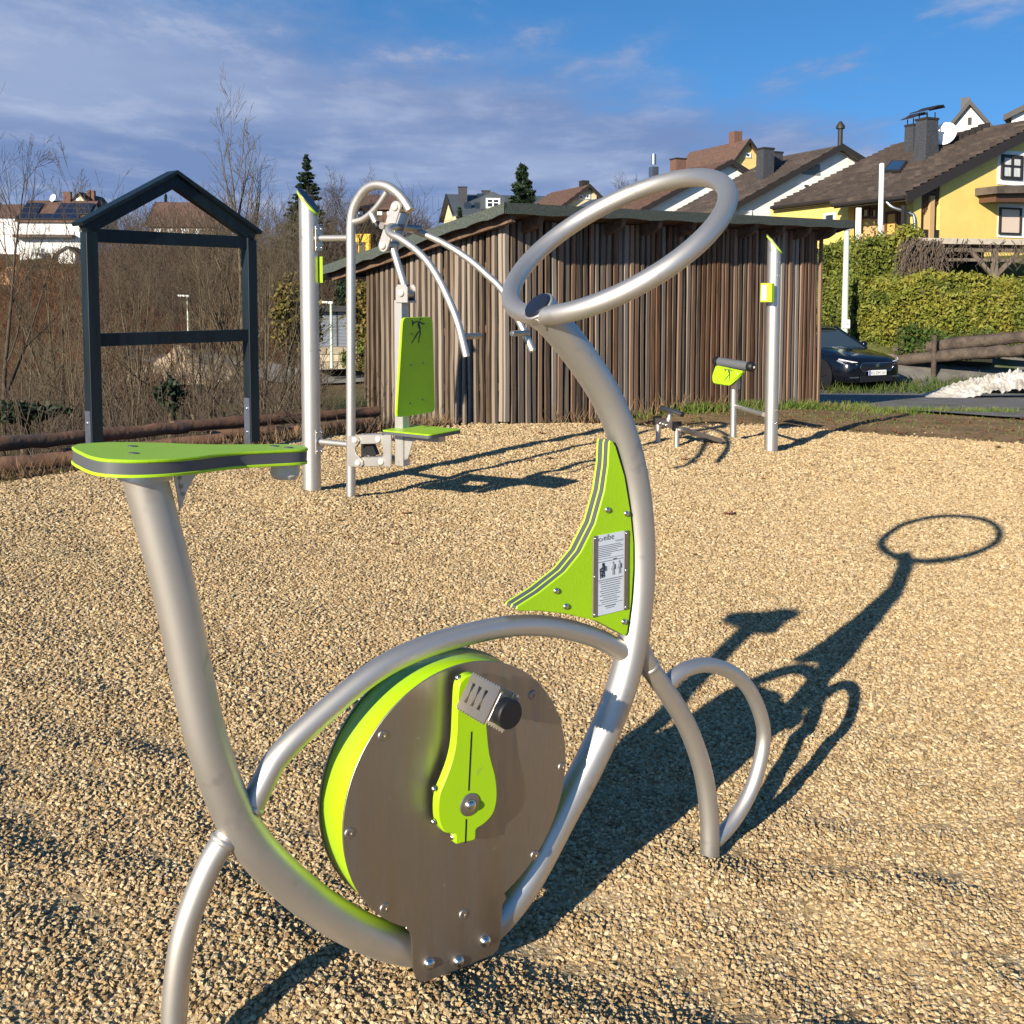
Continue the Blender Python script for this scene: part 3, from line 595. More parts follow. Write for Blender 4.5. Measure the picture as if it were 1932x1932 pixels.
def post(parent, pb, Y, ptop, r, name='post'):
    b = at(*pb, Y); t = at(*ptop, Y); t[0] = b[0]; t[1] = b[1]; zt = t[2]
    mb = MB(); n = 32; th = np.linspace(0, 2 * math.pi, n, endpoint=False); zb = float(GG(b[0], b[1])) - .06
    ring0 = [(b[0] + r * math.cos(a), b[1] + r * math.sin(a), zb) for a in th]
    cut = lambda a: zt - 1.15 * r * math.cos(a + .25)        # slanted cut, falling to the right
    ring1 = [(b[0] + r * math.cos(a), b[1] + r * math.sin(a), cut(a)) for a in th]
    mb.add(ring0 + ring1, [(i, (i + 1) % n, n + (i + 1) % n, n + i) for i in range(n)] + [tuple(range(n, 2 * n))])
    o = mb.build(name, steel, parent, 40)
    def capring(rr, h): return [(b[0] + rr * math.cos(a), b[1] + rr * math.sin(a), cut(a) * 1 + h - (rr - r) * 1.15 * math.cos(a + .25)) for a in th]
    q = MB().add(capring(r * 1.16, .001) + capring(r * 1.16, .018), [(i, (i + 1) % n, n + (i + 1) % n, n + i) for i in range(n)] + [tuple(range(n))[::-1], tuple(range(n, 2 * n))]).build('post_cap', greenedge, parent, 40)
    MB().add(capring(r * 1.15, .0185) + capring(r * 1.12, .03), [(i, (i + 1) % n, n + (i + 1) % n, n + i) for i in range(n)] + [tuple(range(n))[::-1], tuple(range(n, 2 * n))]).build('cap_core', greycore, q, 40)
    return b
PB = post(press, (589, 940), 6.37, (589, 384), .0575)
pole_px = [(662, 985), (662, 952), (662, 800), (662, 600), (662, 470), (662, 430), (664, 405), (670, 386), (681, 367), (694, 354), (711, 348.5), (731, 352), (749, 364), (761, 377), (769, 389), (774, 398)]
MB().tube(np.vstack([mpath(pole_px[:5], 6, 0)[:-1], mpath(pole_px[4:], 8, 5)]), .0285, 20).build('cane_pole', steel, press, 40)
MB().tube(mpath([(663, 420), (672, 418), (686, 413), (704, 398), (718, 381), (730, 362)], 8, 3), .0185, 16).build('brace', steel, press, 40)
b0, b1 = MP.hit(700, 402), MP.hit(714, 430); d = unit(b1 - b0); L = np.linalg.norm(b1 - b0)
MB().tube([b0, b0 + d * L * .68], .0195, 16).build('stop_tube', steel, press, 40)
MB().lathe([(.0205, 0), (.0205, L * .3), (.017, L * .34)], b0 + d * L * .66, d, 16).build('stop_buffer', rubber, press, 40)
for y0, y1 in ((450, 449), (832, 839)):
    p0 = at(589, y0, 6.37); p1 = MP.hit(662, y1); d = unit(p1 - p0)
    MB().tube([p0, p1], .0195, 16).build('spacer_tube', steel, press, 40)
    MB().tube([p0 + d * .055, p0 + d * .078], .0225, 16).build('spacer_socket', polish, press, 40)
    bx = p0 + d * .0575; zt = ZUP
    MB().prism([(-.03, -.075), (.03, -.075), (.03, .075), (-.03, .075)], bx - d * .004, unit(np.cross(zt, d)), zt, d, .007, .002).build('mount_plate', steel, press)
    for s in (-1, 1):
        for e in (-1, 1): bolt_head('mount_bolt', bx + d * .003 + ZUP * .058 * s + unit(np.cross(zt, d)) * .019 * e, d, .008, .007, polish, press)
# rocker: two plates with caps
def capsule(a, b, r, n=10):
    a, b = np.array(a), np.array(b); t = math.atan2(b[1] - a[1], b[0] - a[0])
    return [(b[0] + r * math.cos(t + x), b[1] + r * math.sin(t + x)) for x in np.linspace(-math.pi / 2, math.pi / 2, n)] + [(a[0] + r * math.cos(t + x), a[1] + r * math.sin(t + x)) for x in np.linspace(math.pi / 2, 1.5 * math.pi, n)]
up_, lo_, mid_ = MP.uv(757, 392), MP.uv(734, 464), MP.uv(746, 428)
for w in (.042, -.052):
    MB().prism(capsule(lo_, up_, .037), MP.o + MN * w, MD, ZUP, MN, .01, .002).build('rocker_plate', steel, press, 40)
for u, z in (up_, lo_): 
    bolt_head('pivot_cap', MP.P(u, z, .052), MN, .023, .018, cream, press); bolt_head('pivot_cap', MP.P(u, z, -.052), -MN, .023, .018, cream, press)
    MB().lathe([(.03, -.045), (.03, .045)], MP.P(u, z), MN, 20).build('pivot_tube', steel, press, 40)
MB().tube([MP.P(*mid_, -.22), MP.P(*mid_, .12)], .02, 16).build('arm_shaft', brushed, press, 40)
near_arm = [(746, 428), (739, 427), (733, 431), (734, 438), (741, 444), (755, 450), (783, 470), (806, 493), (827, 525), (845, 562), (864, 609), (880, 673)]
far_arm = [(760, 428), (772, 432), (794, 439), (841, 461), (887, 491), (921, 521), (950, 550), (979, 605), (1005, 662)]
def armpath(px, ws): 
    ws = np.interp(np.linspace(0, 1, len(px)), np.linspace(0, 1, len(ws)), ws); return smooth_path(spline([MP.hit(x, y, w) for (x, y), w in zip(px, ws)], 8), 4)
na, fa = armpath(near_arm, [.10, .19, .22, .22, .22, .22]), armpath(far_arm, [-.2, -.22, -.25, -.25, -.25])
a1 = MB().tube(na, .0205, 16).build('press_arm', steel, press, 40); a2 = MB().tube(fa, .0205, 16).build('press_arm', steel, press, 40)
for arm, (hx, hy, w, dx_) in ((a1, (872, 635, .22, 1)), (a2, (996, 628, -.25, -1))):
    o0 = MP.hit(hx, hy, w); e = o0 + (-MN if dx_ > 0 else MN) * .155
    MB().tube([o0, e], .0165, 14).build('grip', brushed, arm, 40); bolt_head('grip_cap', e, unit(e - o0), .0165, .005, greycore, arm)
MB().tube([MP.hit(742, 470), MP.hit(763, 540)], .0215, 16).build('link_tube', steel, press, 40)
jc = MP.uv(766, 553)
for w in (.032, -.040): MB().prism([(-.045, -.055), (.045, -.055), (.045, .03), (.03, .05), (-.03, .05), (-.045, .03)], MP.P(jc[0], jc[1], w), MD, ZUP, MN, .008, .002).build('joint_cheek', steel, press)
MB().lathe([(.04, -.03), (.04, .03)], MP.P(*jc), MN, 20).build('joint_barrel', brushed, press, 40); bolt_head('pivot_cap', MP.P(jc[0], jc[1], .041), MN, .022, .018, cream, press)
MB().box(MP.P(jc[0], jc[1] - .05), .09, .07, .012, (MD, MN, ZUP)).build('joint_base', brushed, press)
# seat column and parallelogram carriage
sc0 = MP.uv(759, 878); sct = MP.uv(765, 566); cu = (sc0[0] + .5 * (sct[0] - sc0[0]))
MB().prism([(sc0[0] - .032, sc0[1]), (sc0[0] + .034, sc0[1]), (sc0[0] + .030, sct[1]), (sc0[0] - .028, sct[1])], MP.o - MN * .03, MD, ZUP, MN, .06, .003).build('seat_column', steel, press)
cb0, cb1 = MP.uv(671, 826), MP.uv(748, 880)
def cz(x, y): return MP.uv(657.4 + .2245 * x, 791 + .2245 * y)      # from the close view of the carriage
for w in (.05, -.062):
    lft = [cz(*p) for p in ((55, 130), (95, 130), (130, 145), (145, 175), (135, 200), (115, 225), (112, 255), (120, 285), (150, 310), (175, 340), (178, 370), (160, 392), (55, 385))]
    MB().prism(lft, MP.o + MN * w, MD, ZUP, MN, .01, .002).build('carriage_plate', steel, press, 40)
    rgt = [cz(*p) for p in ((325, 130), (400, 112), (415, 130), (412, 390), (385, 388), (300, 375), (330, 330), (348, 290), (350, 240), (335, 195), (300, 180))]
    MB().prism(rgt, MP.o + MN * w, MD, ZUP, MN, .01, .002).build('carriage_plate', steel, press, 40)
for a, b in (((115, 165), (310, 158)), ((140, 355), (335, 345))):
    p0, p1 = cz(*a), cz(*b)
    MB().prism(capsule(p0, p1, .028), MP.o - MN * .045, MD, ZUP, MN, .09, .003).build('carriage_bar', steel, press, 40)
    for p in (p0, p1): bolt_head('pivot_cap', MP.P(*p, .06), MN, .021, .017, cream, press)
bl = [cz(*p) for p in ((110, 190), (185, 200), (225, 300), (180, 315), (120, 290))]
MB().prism(bl, MP.o - MN * .04, MD, ZUP, MN, .03).build('rubber_stop', rubber, press)
# backrest: leans a little, as wide as the shoulders
tl, bl_ = MP.hit(773, 598, 0), MP.hit(770, 781, 0)
bu = unit(tl - bl_); bh = np.linalg.norm(tl - bl_); bn = unit(np.cross(MW, bu)); bn = bn if bn @ MD > 0 else -bn
def rounded(pts, r, k=5):
    pts = [np.array(p, float) for p in pts]; out = []
    for i, p in enumerate(pts):
        a, b = pts[i - 1], pts[(i + 1) % len(pts)]; da, db = unit(a - p) * r, unit(b - p) * r
        for t in np.linspace(0, 1, k): out.append((p + da) * (1 - t) ** 2 + 2 * p * t * (1 - t) * .75 + p * .25 * 2 * t * (1 - t) + (p + db) * t ** 2)
    return np.array(out)
bpz = rounded([(-.172, 0), (.172, 0), (.132, bh), (-.132, bh)], .035)
bo = bl_ + MD * .045
br = MB().prism(bpz, bo + bn * .012, MW, bu, bn, .006, .002).build('backrest', green, press, 30)
MB().prism(bpz, bo + bn * .002, MW, bu, bn, .0099).build('backrest_core', greenedge, br, 30)
mk = MB(); runner(mk, bo + bu * bh * .845 + bn * .019 , MW, bu, bn, .12); mk.build('runner_mark', ink, br)
for a, b in ((-.06, .52), (.05, .53), (-.06, .13), (.05, .15), (-.06, .84)): bolt_head('backrest_screw', bo + MW * a + bu * bh * b + bn * .0178, bn, .007, .0015, greycore, br)
# seat
s0 = MP.uv(766, 810); so = MP.P(sc0[0] - .03, s0[1])
sp2 = rounded([(0, -.15), (.36, -.15), (.36, .15), (0, .15)], .03)
se = MB().prism(sp2, so + MD * .0 + ZUP * .0, MD, MW, ZUP, .008, .002).build('seat', green, press, 30)
MB().prism(sp2, so - ZUP * .0162, MD, MW, ZUP, .016).build('seat_core', greycore, se, 30)
MB().box(so + MD * .2 - ZUP * .035, .26, .06, .035, (MD, MW, ZUP)).build('seat_beam', brushed, press)
MB().prism([(0, 0), (.14, 0), (.06, -.05), (.025, -.15), (0, -.16)], MP.P(sc0[0] + .034, s0[1] - .018, .012), MD, ZUP, MN, .006).build('seat_gusset', steel, press)
sgn = at(612, 509, 6.37)
MB().box(PB * V(1, 1, 0) + V(.066, .02, sgn[2]), .014, .10, .16, (unit(V(.9, .3, 0)), unit(V(-.3, .9, 0)), ZUP)).build('sign_board', greenedge, press)

# ================================================================== back trainer: tall post, short post with roller
tr = thing('back_trainer', 'back trainer with tall steel post, padded roller and green running figure pad', 'fitness machine', at(1454, 862, 8.6))
RB = post(tr, (1454, 862), 8.6, (1460, 464), .056)
for y in (495, 521, 773, 797):
    for x in (1462, 1469): 
        q = at(x, y, 8.6); dr = unit(V((x - 1456) / 13 * .9, -1, 0)); bolt_head('post_screw', V(RB[0], RB[1], q[2]) + dr * .056, dr, .006, .004, polish, tr)
SBp = at(1383, 841, 9.1); stt = at(1385, 726, 9.1); SBp[2] = float(GG(SBp[0], SBp[1]))
MB().tube([SBp - ZUP * .05, V(SBp[0], SBp[1], stt[2] + .05)], .0285, 20).build('short_post', steel, tr, 40)
MB().tube([at(1386, 766, 9.1), at(1441, 782, 8.62)], .02, 14).build('tie_tube', steel, tr, 40)
r0, r1 = at(1354, 682, 9.2), at(1416, 692, 8.9); rd = unit(r1 - r0); rl_ = np.linalg.norm(r1 - r0)
MB().tube([r0, r1], .041, 22).build('roller', pbr('grey_foam', (.10, .105, .115), rough=.7), tr, 40)
for e, d in ((r0, -rd), (r1, rd)):
    MB().lathe([(.043, -.02), (.045, .0), (.043, .02), (.034, .034), (.018, .042), (.006, .044)], e, d, 20).build('roller_end', rubber, tr, 60)
bolt_head('roller_bolt', r1 + rd * .043, rd, .012, .005, cream, tr)
TP = Plane(at(1378, 705, 8.98), (rd[0], rd[1]))
pdp = [TP.uv(x, y) for x, y in ((1353, 689), (1405, 700), (1404, 704), (1395, 714), (1380, 727), (1375, 727.5), (1351, 724), (1347, 721), (1346, 709))]
pdn = TP.n
pad_ = MB().prism(rounded(pdp, .02, 3), TP.o + pdn * .0, TP.ex, ZUP, pdn, .018, .002).build('pad_board', green, tr, 30)
mk = MB(); cu_, cz_ = TP.uv(1377, 708); runner(mk, TP.P(cu_, cz_, .0185), TP.ex, ZUP, pdn, .10); mk.build('runner_mark', ink, pad_)
for x, y in ((1354, 697), (1394, 706), (1357, 718), (1376, 720)): bolt_head('pad_screw', TP.P(*TP.uv(x, y), .018), pdn, .006, .003, polish, pad_)
MB().box(TP.P(*TP.uv(1384, 722), -.03), .06, .05, .12, (TP.ex, pdn, ZUP)).build('pad_bracket', brushed, tr)
sb_ = at(1448, 552, 8.5); sbx = MB().box(sb_, .10, .045, .155, (unit(V(.75, -.66, 0)), unit(V(.66, .75, 0)), ZUP)).build('sign_board', greenedge, tr)
MB().box(sb_ + unit(V(.75, -.66, 0)) * -.0505 , .002, .040, .13, (unit(V(.75, -.66, 0)), unit(V(.66, .75, 0)), ZUP)).build('instruction_sheet', paper, sbx)
MB().box(sb_ + unit(V(-.66, -.75, 0)) * .0235 + unit(V(.75, -.66, 0)) * -.018, .042, .002, .125, (unit(V(.75, -.66, 0)), unit(V(.66, .75, 0)), ZUP)).build('instruction_sheet', paper, sbx)

# ================================================================== low foot bench
bn_ = thing('foot_bench', 'low steel bench with sloping board and small T bar near the shed', 'fitness machine', at(1277, 857, 8.56))
def leg(px, pyt, pyb, Y, r=.022, name='leg'):
    a = at(px, pyt, Y); return MB().tube([a, V(a[0], a[1], float(GG(a[0], a[1])) - .04)], r, 14).build(name, steel, bn_, 40)
leg(1242, 800, 847, 8.79); leg(1277, 808, 857, 8.56); leg(1325, 830, 847, 8.8, .02)
b0, b1 = at(1240, 793, 8.82), at(1277, 804, 8.56); d = unit(b1 - b0); sd_ = unit(np.cross(ZUP, d))
MB().box((b0 + b1) / 2, np.linalg.norm(b1 - b0), .06, .05, (d, sd_, unit(np.cross(d, sd_)))).build('beam', brushed, bn_)
for e in (b0, b1): MB().box(e, .03, .075, .075, (d, sd_, unit(np.cross(d, sd_)))).build('beam_cap', rubber, bn_)
c0, c1 = at(1281, 808, 8.55), at(1351, 830, 8.75); d2 = unit(c1 - c0); s2 = unit(np.cross(ZUP, d2)); n2_ = unit(np.cross(d2, s2))
MB().box((c0 + c1) / 2, np.linalg.norm(c1 - c0), .16, .035, (d2, s2, n2_)).build('sloping_board', brushed, bn_)
t0, t1 = at(1259, 802, 8.68), at(1266, 777, 8.68)
MB().tube([t0, t1], .022, 14).build('bar_stem', steel, bn_, 40)
g0, g1 = at(1249, 770, 8.75), at(1287, 782, 8.5)
MB().tube([g0, g1], .022, 14).build('cross_bar', brushed, bn_, 40)
for e, d in ((g0, unit(g0 - g1)), (g1, unit(g1 - g0))): bolt_head('bar_cap', e, d, .0225, .008, rubber, bn_)
for k in (.3, .45, .6): bolt_head('beam_bolt', b0 + (b1 - b0) * k - sd_ * .03 - ZUP * .01, -sd_, .014, .012, polish, bn_)

# ================================================================== dark timber notice frame
FD = unit(V(.655, .756, 0)); FO = at(184.5, 700, 6.9); FO[2] = 0; FP = Plane(FO, FD); FN = FP.n
fz = lambda x, y: FP.uv(x, y)
frame = thing('notice_frame', 'dark painted timber notice board frame with gabled top at the gravel edge', 'notice board', (FO[0], FO[1], G1(FO[0], FO[1])))
PWd = .10
uL = FP.uv(172, 600)[0]; uR = FP.uv(472, 600)[0]; ap = FP.uv(325, 331)
eL, eR = FP.uv(137, 432), FP.uv(489, 448)
def rz(u): return ap[1] + (eL[1] - ap[1]) * (ap[0] - u) / (ap[0] - eL[0]) if u < ap[0] else ap[1] + (eR[1] - ap[1]) * (u - ap[0]) / (eR[0] - ap[0])
for u in (uL, uR):
    zb = G1(*FP.P(u, 0)[:2]) + .08
    MB().prism([(u - .04, zb), (u + .04, zb), (u + .04, rz(u + .04) - .06), (u - .04, rz(u - .04) - .06)], FP.o - FN * .045, FD, ZUP, FN, .09, .003).build('frame_post', darkpaint, frame)
    sh_ = MB().box(FP.P(u - .043 if u == uL else u - .043, zb + .13), .006, .07, .42, (FD, FN, ZUP)).build('post_shoe', zinc, frame)
    for zz in (.02, .2): bolt_head('shoe_bolt', FP.P(u - .046, zb + zz + .06), -FD, .012, .008, zinc, sh_)
for (ya, yb, za, zb_) in ((437, 461, 445, 462), (632, 656, 621, 639)):
    zc_ = (FP.uv(184, (ya + yb) / 2)[1] + FP.uv(462, (za + zb_) / 2)[1]) / 2
    MB().box(FP.P((uL + uR) / 2, zc_), uR - uL - .082, .05, .088, (FD, FN, ZUP)).build('cross_rail', darkpaint, frame)
for e, sgn in ((eL, -1), (eR, 1)):
    d = unit(V(e[0] - ap[0], e[1] - ap[1])); nn = V(-d[1], d[0]) * (1 if d[0] > 0 else -1); nn = nn if nn[1] > 0 else -nn
    L = math.hypot(e[0] - ap[0], e[1] - ap[1]); o2 = lambda a, b: (ap[0] + d[0] * a + nn[0] * b, ap[1] + d[1] * a + nn[1] * b)
    ov = -.018 * 0
    top = [(ap[0], ap[1] + .0), o2(L - .06, 0), o2(L - .06, -.075), (ap[0], ap[1] - .09)]
    MB().prism(top, FP.o - FN * .03, FD, ZUP, FN, .075, .003).build('rafter', darkpaint, frame)
    tp = [(ap[0], ap[1] + .032), o2(L - .04, .028), o2(L - .04, .002), (ap[0], ap[1] + .003)]
    MB().prism(tp, FP.o - FN * .07, FD, ZUP, FN, .15, .003).build('roof_board', darkpaint, frame)

# ================================================================== slatted shed
wood = pbr('weathered_batten', (.215, .15, .10), (.06, .04, .028), rough=.85, scale=9, detail=6, stretch=(5, 5, .45), lo=.4, hi=.66, bump=.6, bscale=14, bdist=.004, bstretch=(6, 6, .5), rand=.38, rhue=(.23, .195, .16), spec=.15, col3=(.05, .03, .02), scale3=11, lo3=.68, hi3=.74)
woodred = pbr('red_brown_batten', (.235, .125, .068), (.07, .037, .023), rough=.85, scale=9, detail=6, stretch=(5, 5, .45), lo=.4, hi=.66, bump=.6, bscale=14, bdist=.004, bstretch=(6, 6, .5), rand=.35, rhue=(.22, .15, .105), spec=.15, col3=(.05, .03, .02), scale3=11, lo3=.68, hi3=.74)
beam = pbr('rough_beam', (.17, .10, .06), (.075, .045, .028), rough=.85, scale=8, stretch=(2, 2, 2), bump=.4, bscale=30)
felt = pbr('green_roof_felt', (.045, .058, .048), (.085, .10, .085), rough=.95, scale=60, detail=5, lo=.4, hi=.6, bump=1.0, bscale=90, bdist=.01)
K = V(-.08, 9.92, 0); R1 = unit(V(.735, .678, 0)); L1 = V(-R1[1], R1[0], 0); NO = V(R1[1], -R1[0], 0); LO = -R1
SL_, SW_ = 5.75, 2.30
shed = thing('slatted_shed', 'brown wooden shed clad in upright slats with green felted roof', 'shed', (K[0], K[1], G1(K[0], K[1])))
def roofz(s, t): return 2.13 + .024 * s - .165 * t        # underside, s along the front, t to the back left
def wp(s, t, z): return K + R1 * s + L1 * t + ZUP * z
def zg(s, t): p = wp(s, t, 0); return G1(p[0], p[1])
# added near-black sheets behind the slats, their colour stands for the shade inside
def shade_backing(s0, t0, s1, t1, name='shade_sheets'):
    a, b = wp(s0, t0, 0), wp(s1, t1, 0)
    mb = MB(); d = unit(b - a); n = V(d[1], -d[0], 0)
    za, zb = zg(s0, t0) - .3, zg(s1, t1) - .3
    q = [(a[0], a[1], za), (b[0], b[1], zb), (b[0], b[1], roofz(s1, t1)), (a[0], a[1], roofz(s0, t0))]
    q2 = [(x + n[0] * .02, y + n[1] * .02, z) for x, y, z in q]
    return mb.hexa(q, q2).build(name, pbr('inner_shade_black', (.010, .007, .005), (.014, .009, .006), rough=.9, scale=4, stretch=(4, 4, .4)), shed)
shade_backing(.05, .16, SL_ - .05, .16); shade_backing(.16, SW_ - .05, .16, .06); shade_backing(SL_ - .06, .08, SL_ - .06, SW_)
shade_backing(SL_, SW_, 0.05, SW_)
# horizontal rails
for zf in (.25, 1.05, 1.85):
    a, b = wp(.02, .045, zf + .1), wp(SL_ - .02, .045, zf + .16)
    MB().box((a + b) / 2, np.linalg.norm(b - a), .035, .075, (unit(b - a), -L1, ZUP)).build('rail', beam, shed)
for zf in (.42, 1.0, 1.62):
    a, b = wp(.045, .05, zf + .1), wp(.045, SW_ - .02, zf - .06)
    MB().box((a + b) / 2, np.linalg.norm(b - a), .075, .035, (unit(b - a), V(0, 0, 1), R1)).build('rail', beam, shed)
bars = []
for k in range(10):                               # ten shared batten shapes: slightly warped boards of unit height
    w, d = rnd.uniform(.042, .060), rnd.uniform(.026, .040); mb = MB(); ring = []
    for i in range(7):
        z = i / 6; ox, oy = rnd.uniform(-.004, .004), rnd.uniform(-.003, .003); ww = w * rnd.uniform(.93, 1.05)
        ring += [(ox - ww / 2, oy, z), (ox - ww / 2, oy - d, z), (ox + ww / 2, oy - d, z), (ox + ww / 2, oy, z)]
    f = [(0, 1, 2, 3), (27, 26, 25, 24)] + [(i * 4 + j, (i + 1) * 4 + j, (i + 1) * 4 + (j + 1) % 4, i * 4 + (j + 1) % 4) for i in range(6) for j in range(4)]
    ms = []
    for m_ in (wood, woodred):
        me = MB().add(ring, f).mesh('slat'); me.materials.append(m_); ms.append(me)
    bars.append(ms)
n1_ = 63
for i in range(n1_):
    s = .03 + (SL_ - .06) * i / (n1_ - 1) + rnd.uniform(-.008, .008); zb = zg(s, 0) + rnd.uniform(-.03, .09) - .02; h = roofz(s, 0) - zb - .002
    red = rnd.random() < .15 + .75 * (s / SL_)
    place(rnd.choice(bars)[red], 'slat', shed, wp(s, .012, zb), (rnd.uniform(-.004, .004), rnd.uniform(-.005, .005), math.atan2(R1[1], R1[0]) + rnd.uniform(-.03, .03)), (rnd.uniform(.95, 1.12), 1, h))
    if i % 8 == 3: place(rnd.choice(bars)[red], 'slat', shed, wp(s + .05, .03, zb), (0, 0, math.atan2(R1[1], R1[0])), (1.0, .8, h))
n2s = 25
for i in range(n2s):
    t = .03 + (SW_ - .06) * i / (n2s - 1) + rnd.uniform(-.006, .006); zb = zg(0, t) + rnd.uniform(-.03, .04) + (.03 if t < 1.2 else .12); h = roofz(0, t) - zb - .002
    place(rnd.choice(bars)[0], 'slat', shed, wp(.012, t, zb), (0, rnd.uniform(-.004, .004), math.atan2(-L1[1], -L1[0]) + rnd.uniform(-.03, .03)), (rnd.uniform(.85, 1.0), 1, h))
# roof: felted slab with turned-down edge, rafters
OF, OLh, OB, ORt = .30, .25, .3, .32
c4 = [(-OLh, -OF), (SL_ + ORt, -OF), (SL_ + ORt, SW_ + OB + .25), (-OLh, SW_ + OB + .25)]
roof = MB().hexa([wp(s, t, roofz(s, t) + .035) for s, t in c4], [wp(s, t, roofz(s, t) + .085) for s, t in c4]).build('roof', felt, shed)
MB().hexa([wp(s, t, roofz(s, t) + .012) for s, t in [(a * .995 + .01, b * .99 + .008) for a, b in c4]], [wp(s, t, roofz(s, t) + .0345) for s, t in [(a * .995 + .01, b * .99 + .008) for a, b in c4]]).build('roof_deck', beam, roof)
q = [wp(s, t, roofz(s, t)) for s, t in c4]
def strip(a, b, out, h=.10, th=.012):
    d = unit(b - a); segs = 40; mb = MB(); vs = []
    for i in range(segs + 1):
        p = a + (b - a) * i / segs; e = .012 * math.sin(i * 1.3) * rnd.uniform(.2, 1); 
        vs += [p + ZUP * .088, p + out * (th + .004) + ZUP * .092, p + out * (th + .004) + ZUP * (.09 - h + e), p + ZUP * (.09 - h + e)]
    return mb.add(vs, [(i * 4 + j, i * 4 + 4 + j, i * 4 + 4 + (j + 1) % 4, i * 4 + (j + 1) % 4) for i in range(segs) for j in range(4)]).build('felt_edge', felt, roof)
strip(q[0], q[1], NO); strip(q[3], q[0], LO); strip(q[1], q[2], -LO)
for i in range(10):
    s = .22 + (SL_ - .35) * i / 9; a, b = wp(s, -OF + .03, roofz(s, -OF) - .055), wp(s, .5, roofz(s, .5) - .055)
    d = unit(b - a); u2 = unit(np.cross(R1, d))
    MB().prism([(0, .06), (.03, -.03), (.12, -.065), (.8, -.065), (.8, .06)], a, d, ZUP, R1, .07).build('rafter', beam, roof)
a, b = wp(-.12, -OF + .04, roofz(-.12, -OF) - .03), wp(-.12, SW_ + .5, roofz(-.12, SW_ + .5) - .03)
MB().box((a + b) / 2, np.linalg.norm(b - a), .05, .10, (unit(b - a), R1, unit(np.cross(unit(b - a), R1)))).build('verge_board', beam, roof)
gA, gB = wp(-.25, SW_ + .6, roofz(0, SW_ + .6) + .0), wp(SL_, SW_ + .6, roofz(SL_, SW_ + .6) + .0)
MB().prism([(-.06, .05), (-.05, -.03), (0, -.06), (.05, -.03), (.06, .05)], gA, L1, ZUP, unit(gB - gA), 5.8, 0).build('gutter', zinc, shed)
conc = pbr('rough_concrete', (.30, .28, .24), (.20, .18, .15), rough=.9, scale=12, bump=.6, bscale=40)
c = wp(.06, SW_ - .2, zg(0, SW_ - .2)); MB().box(c + ZUP * -.1, .25, .5, .34, (R1, L1, ZUP)).build('plinth_block', conc, shed)
c = wp(SL_ - .02, .25, 0); MB().tube([V(c[0], c[1], zg(SL_, 0)) , V(c[0], c[1], roofz(SL_, 0))], .03, 10).build('downpipe', zinc, shed, 40)

# ================================================================== houses on the slopes
def plaster(name, c, c2=None, **k): return pbr(name, c, c2 or tuple(x * .9 for x in c), rough=.9, scale=1.5, detail=6, bump=.25, bscale=25, bdist=.01, spec=.2, **k)
yel = plaster('yellow_plaster', (.74, .56, .17)); yel2 = plaster('pale_yellow_plaster', (.70, .62, .40)); wht = plaster('white_plaster', (.80, .79, .76)); ora = plaster('orange_plaster', (.72, .42, .12)); tan_ = plaster('tan_plaster', (.50, .33, .16))
shingle = pbr('white_fibre_shingles', (.72, .69, .62), (.50, .48, .44), rough=.85, scale=4, stretch=(1, 1, 3), detail=5)
yshing = pbr('yellow_fibre_shingles', (.72, .56, .22), (.62, .46, .16), rough=.85, scale=3, stretch=(.4, .4, 6))
rbrown = pbr('dark_brown_roof_tiles', (.088, .064, .05), (.052, .040, .034), rough=.82, scale=3.5, detail=5, rand=.2, bump=.3, bscale=9, bdist=.03, col3=(.125, .095, .075), scale3=.8)
rred = pbr('red_brown_roof_tiles', (.15, .082, .055), (.085, .05, .038), rough=.85, scale=4, detail=5, bump=.6, bscale=12, bdist=.04)
rslate = pbr('blue_grey_slate', (.075, .088, .10), (.055, .066, .078), rough=.55, scale=8, detail=4, bump=.4, bscale=14, bdist=.03)
slatec = pbr('slate_chimney_cladding', (.036, .038, .044), (.055, .057, .064), rough=.6, scale=6, stretch=(1, 1, 3), bump=.6, bscale=10, bdist=.03)
trim = pbr('dark_brown_trim', (.022, .017, .015), rough=.6); wood_b = pbr('brown_window_wood', (.10, .048, .025), rough=.6); grey_l = pbr('grey_louvre', (.20, .22, .235), rough=.5); shut = pbr('beige_shutter', (.62, .50, .42), rough=.6)
curtain = pbr('lace_curtain', (.62, .64, .64), (.40, .43, .43), rough=.9, scale=9, stretch=(4, 4, .4)); brick = pbr('chimney_brick', (.17, .085, .06), (.11, .06, .045), rough=.9, scale=10)
def window(P, par, x0, y0, x1, y1, w, frame=white, pane=glass, cross=True, fr=.07, name='window'):
    a, b = P.uv(x0, y0, w), P.uv(x1, y1, w); t0, t1 = sorted((a[0], b[0])); z0, z1 = sorted((a[1], b[1])); return win_tz(P, par, t0, t1, z0, z1, w, frame, pane, cross, fr, name)
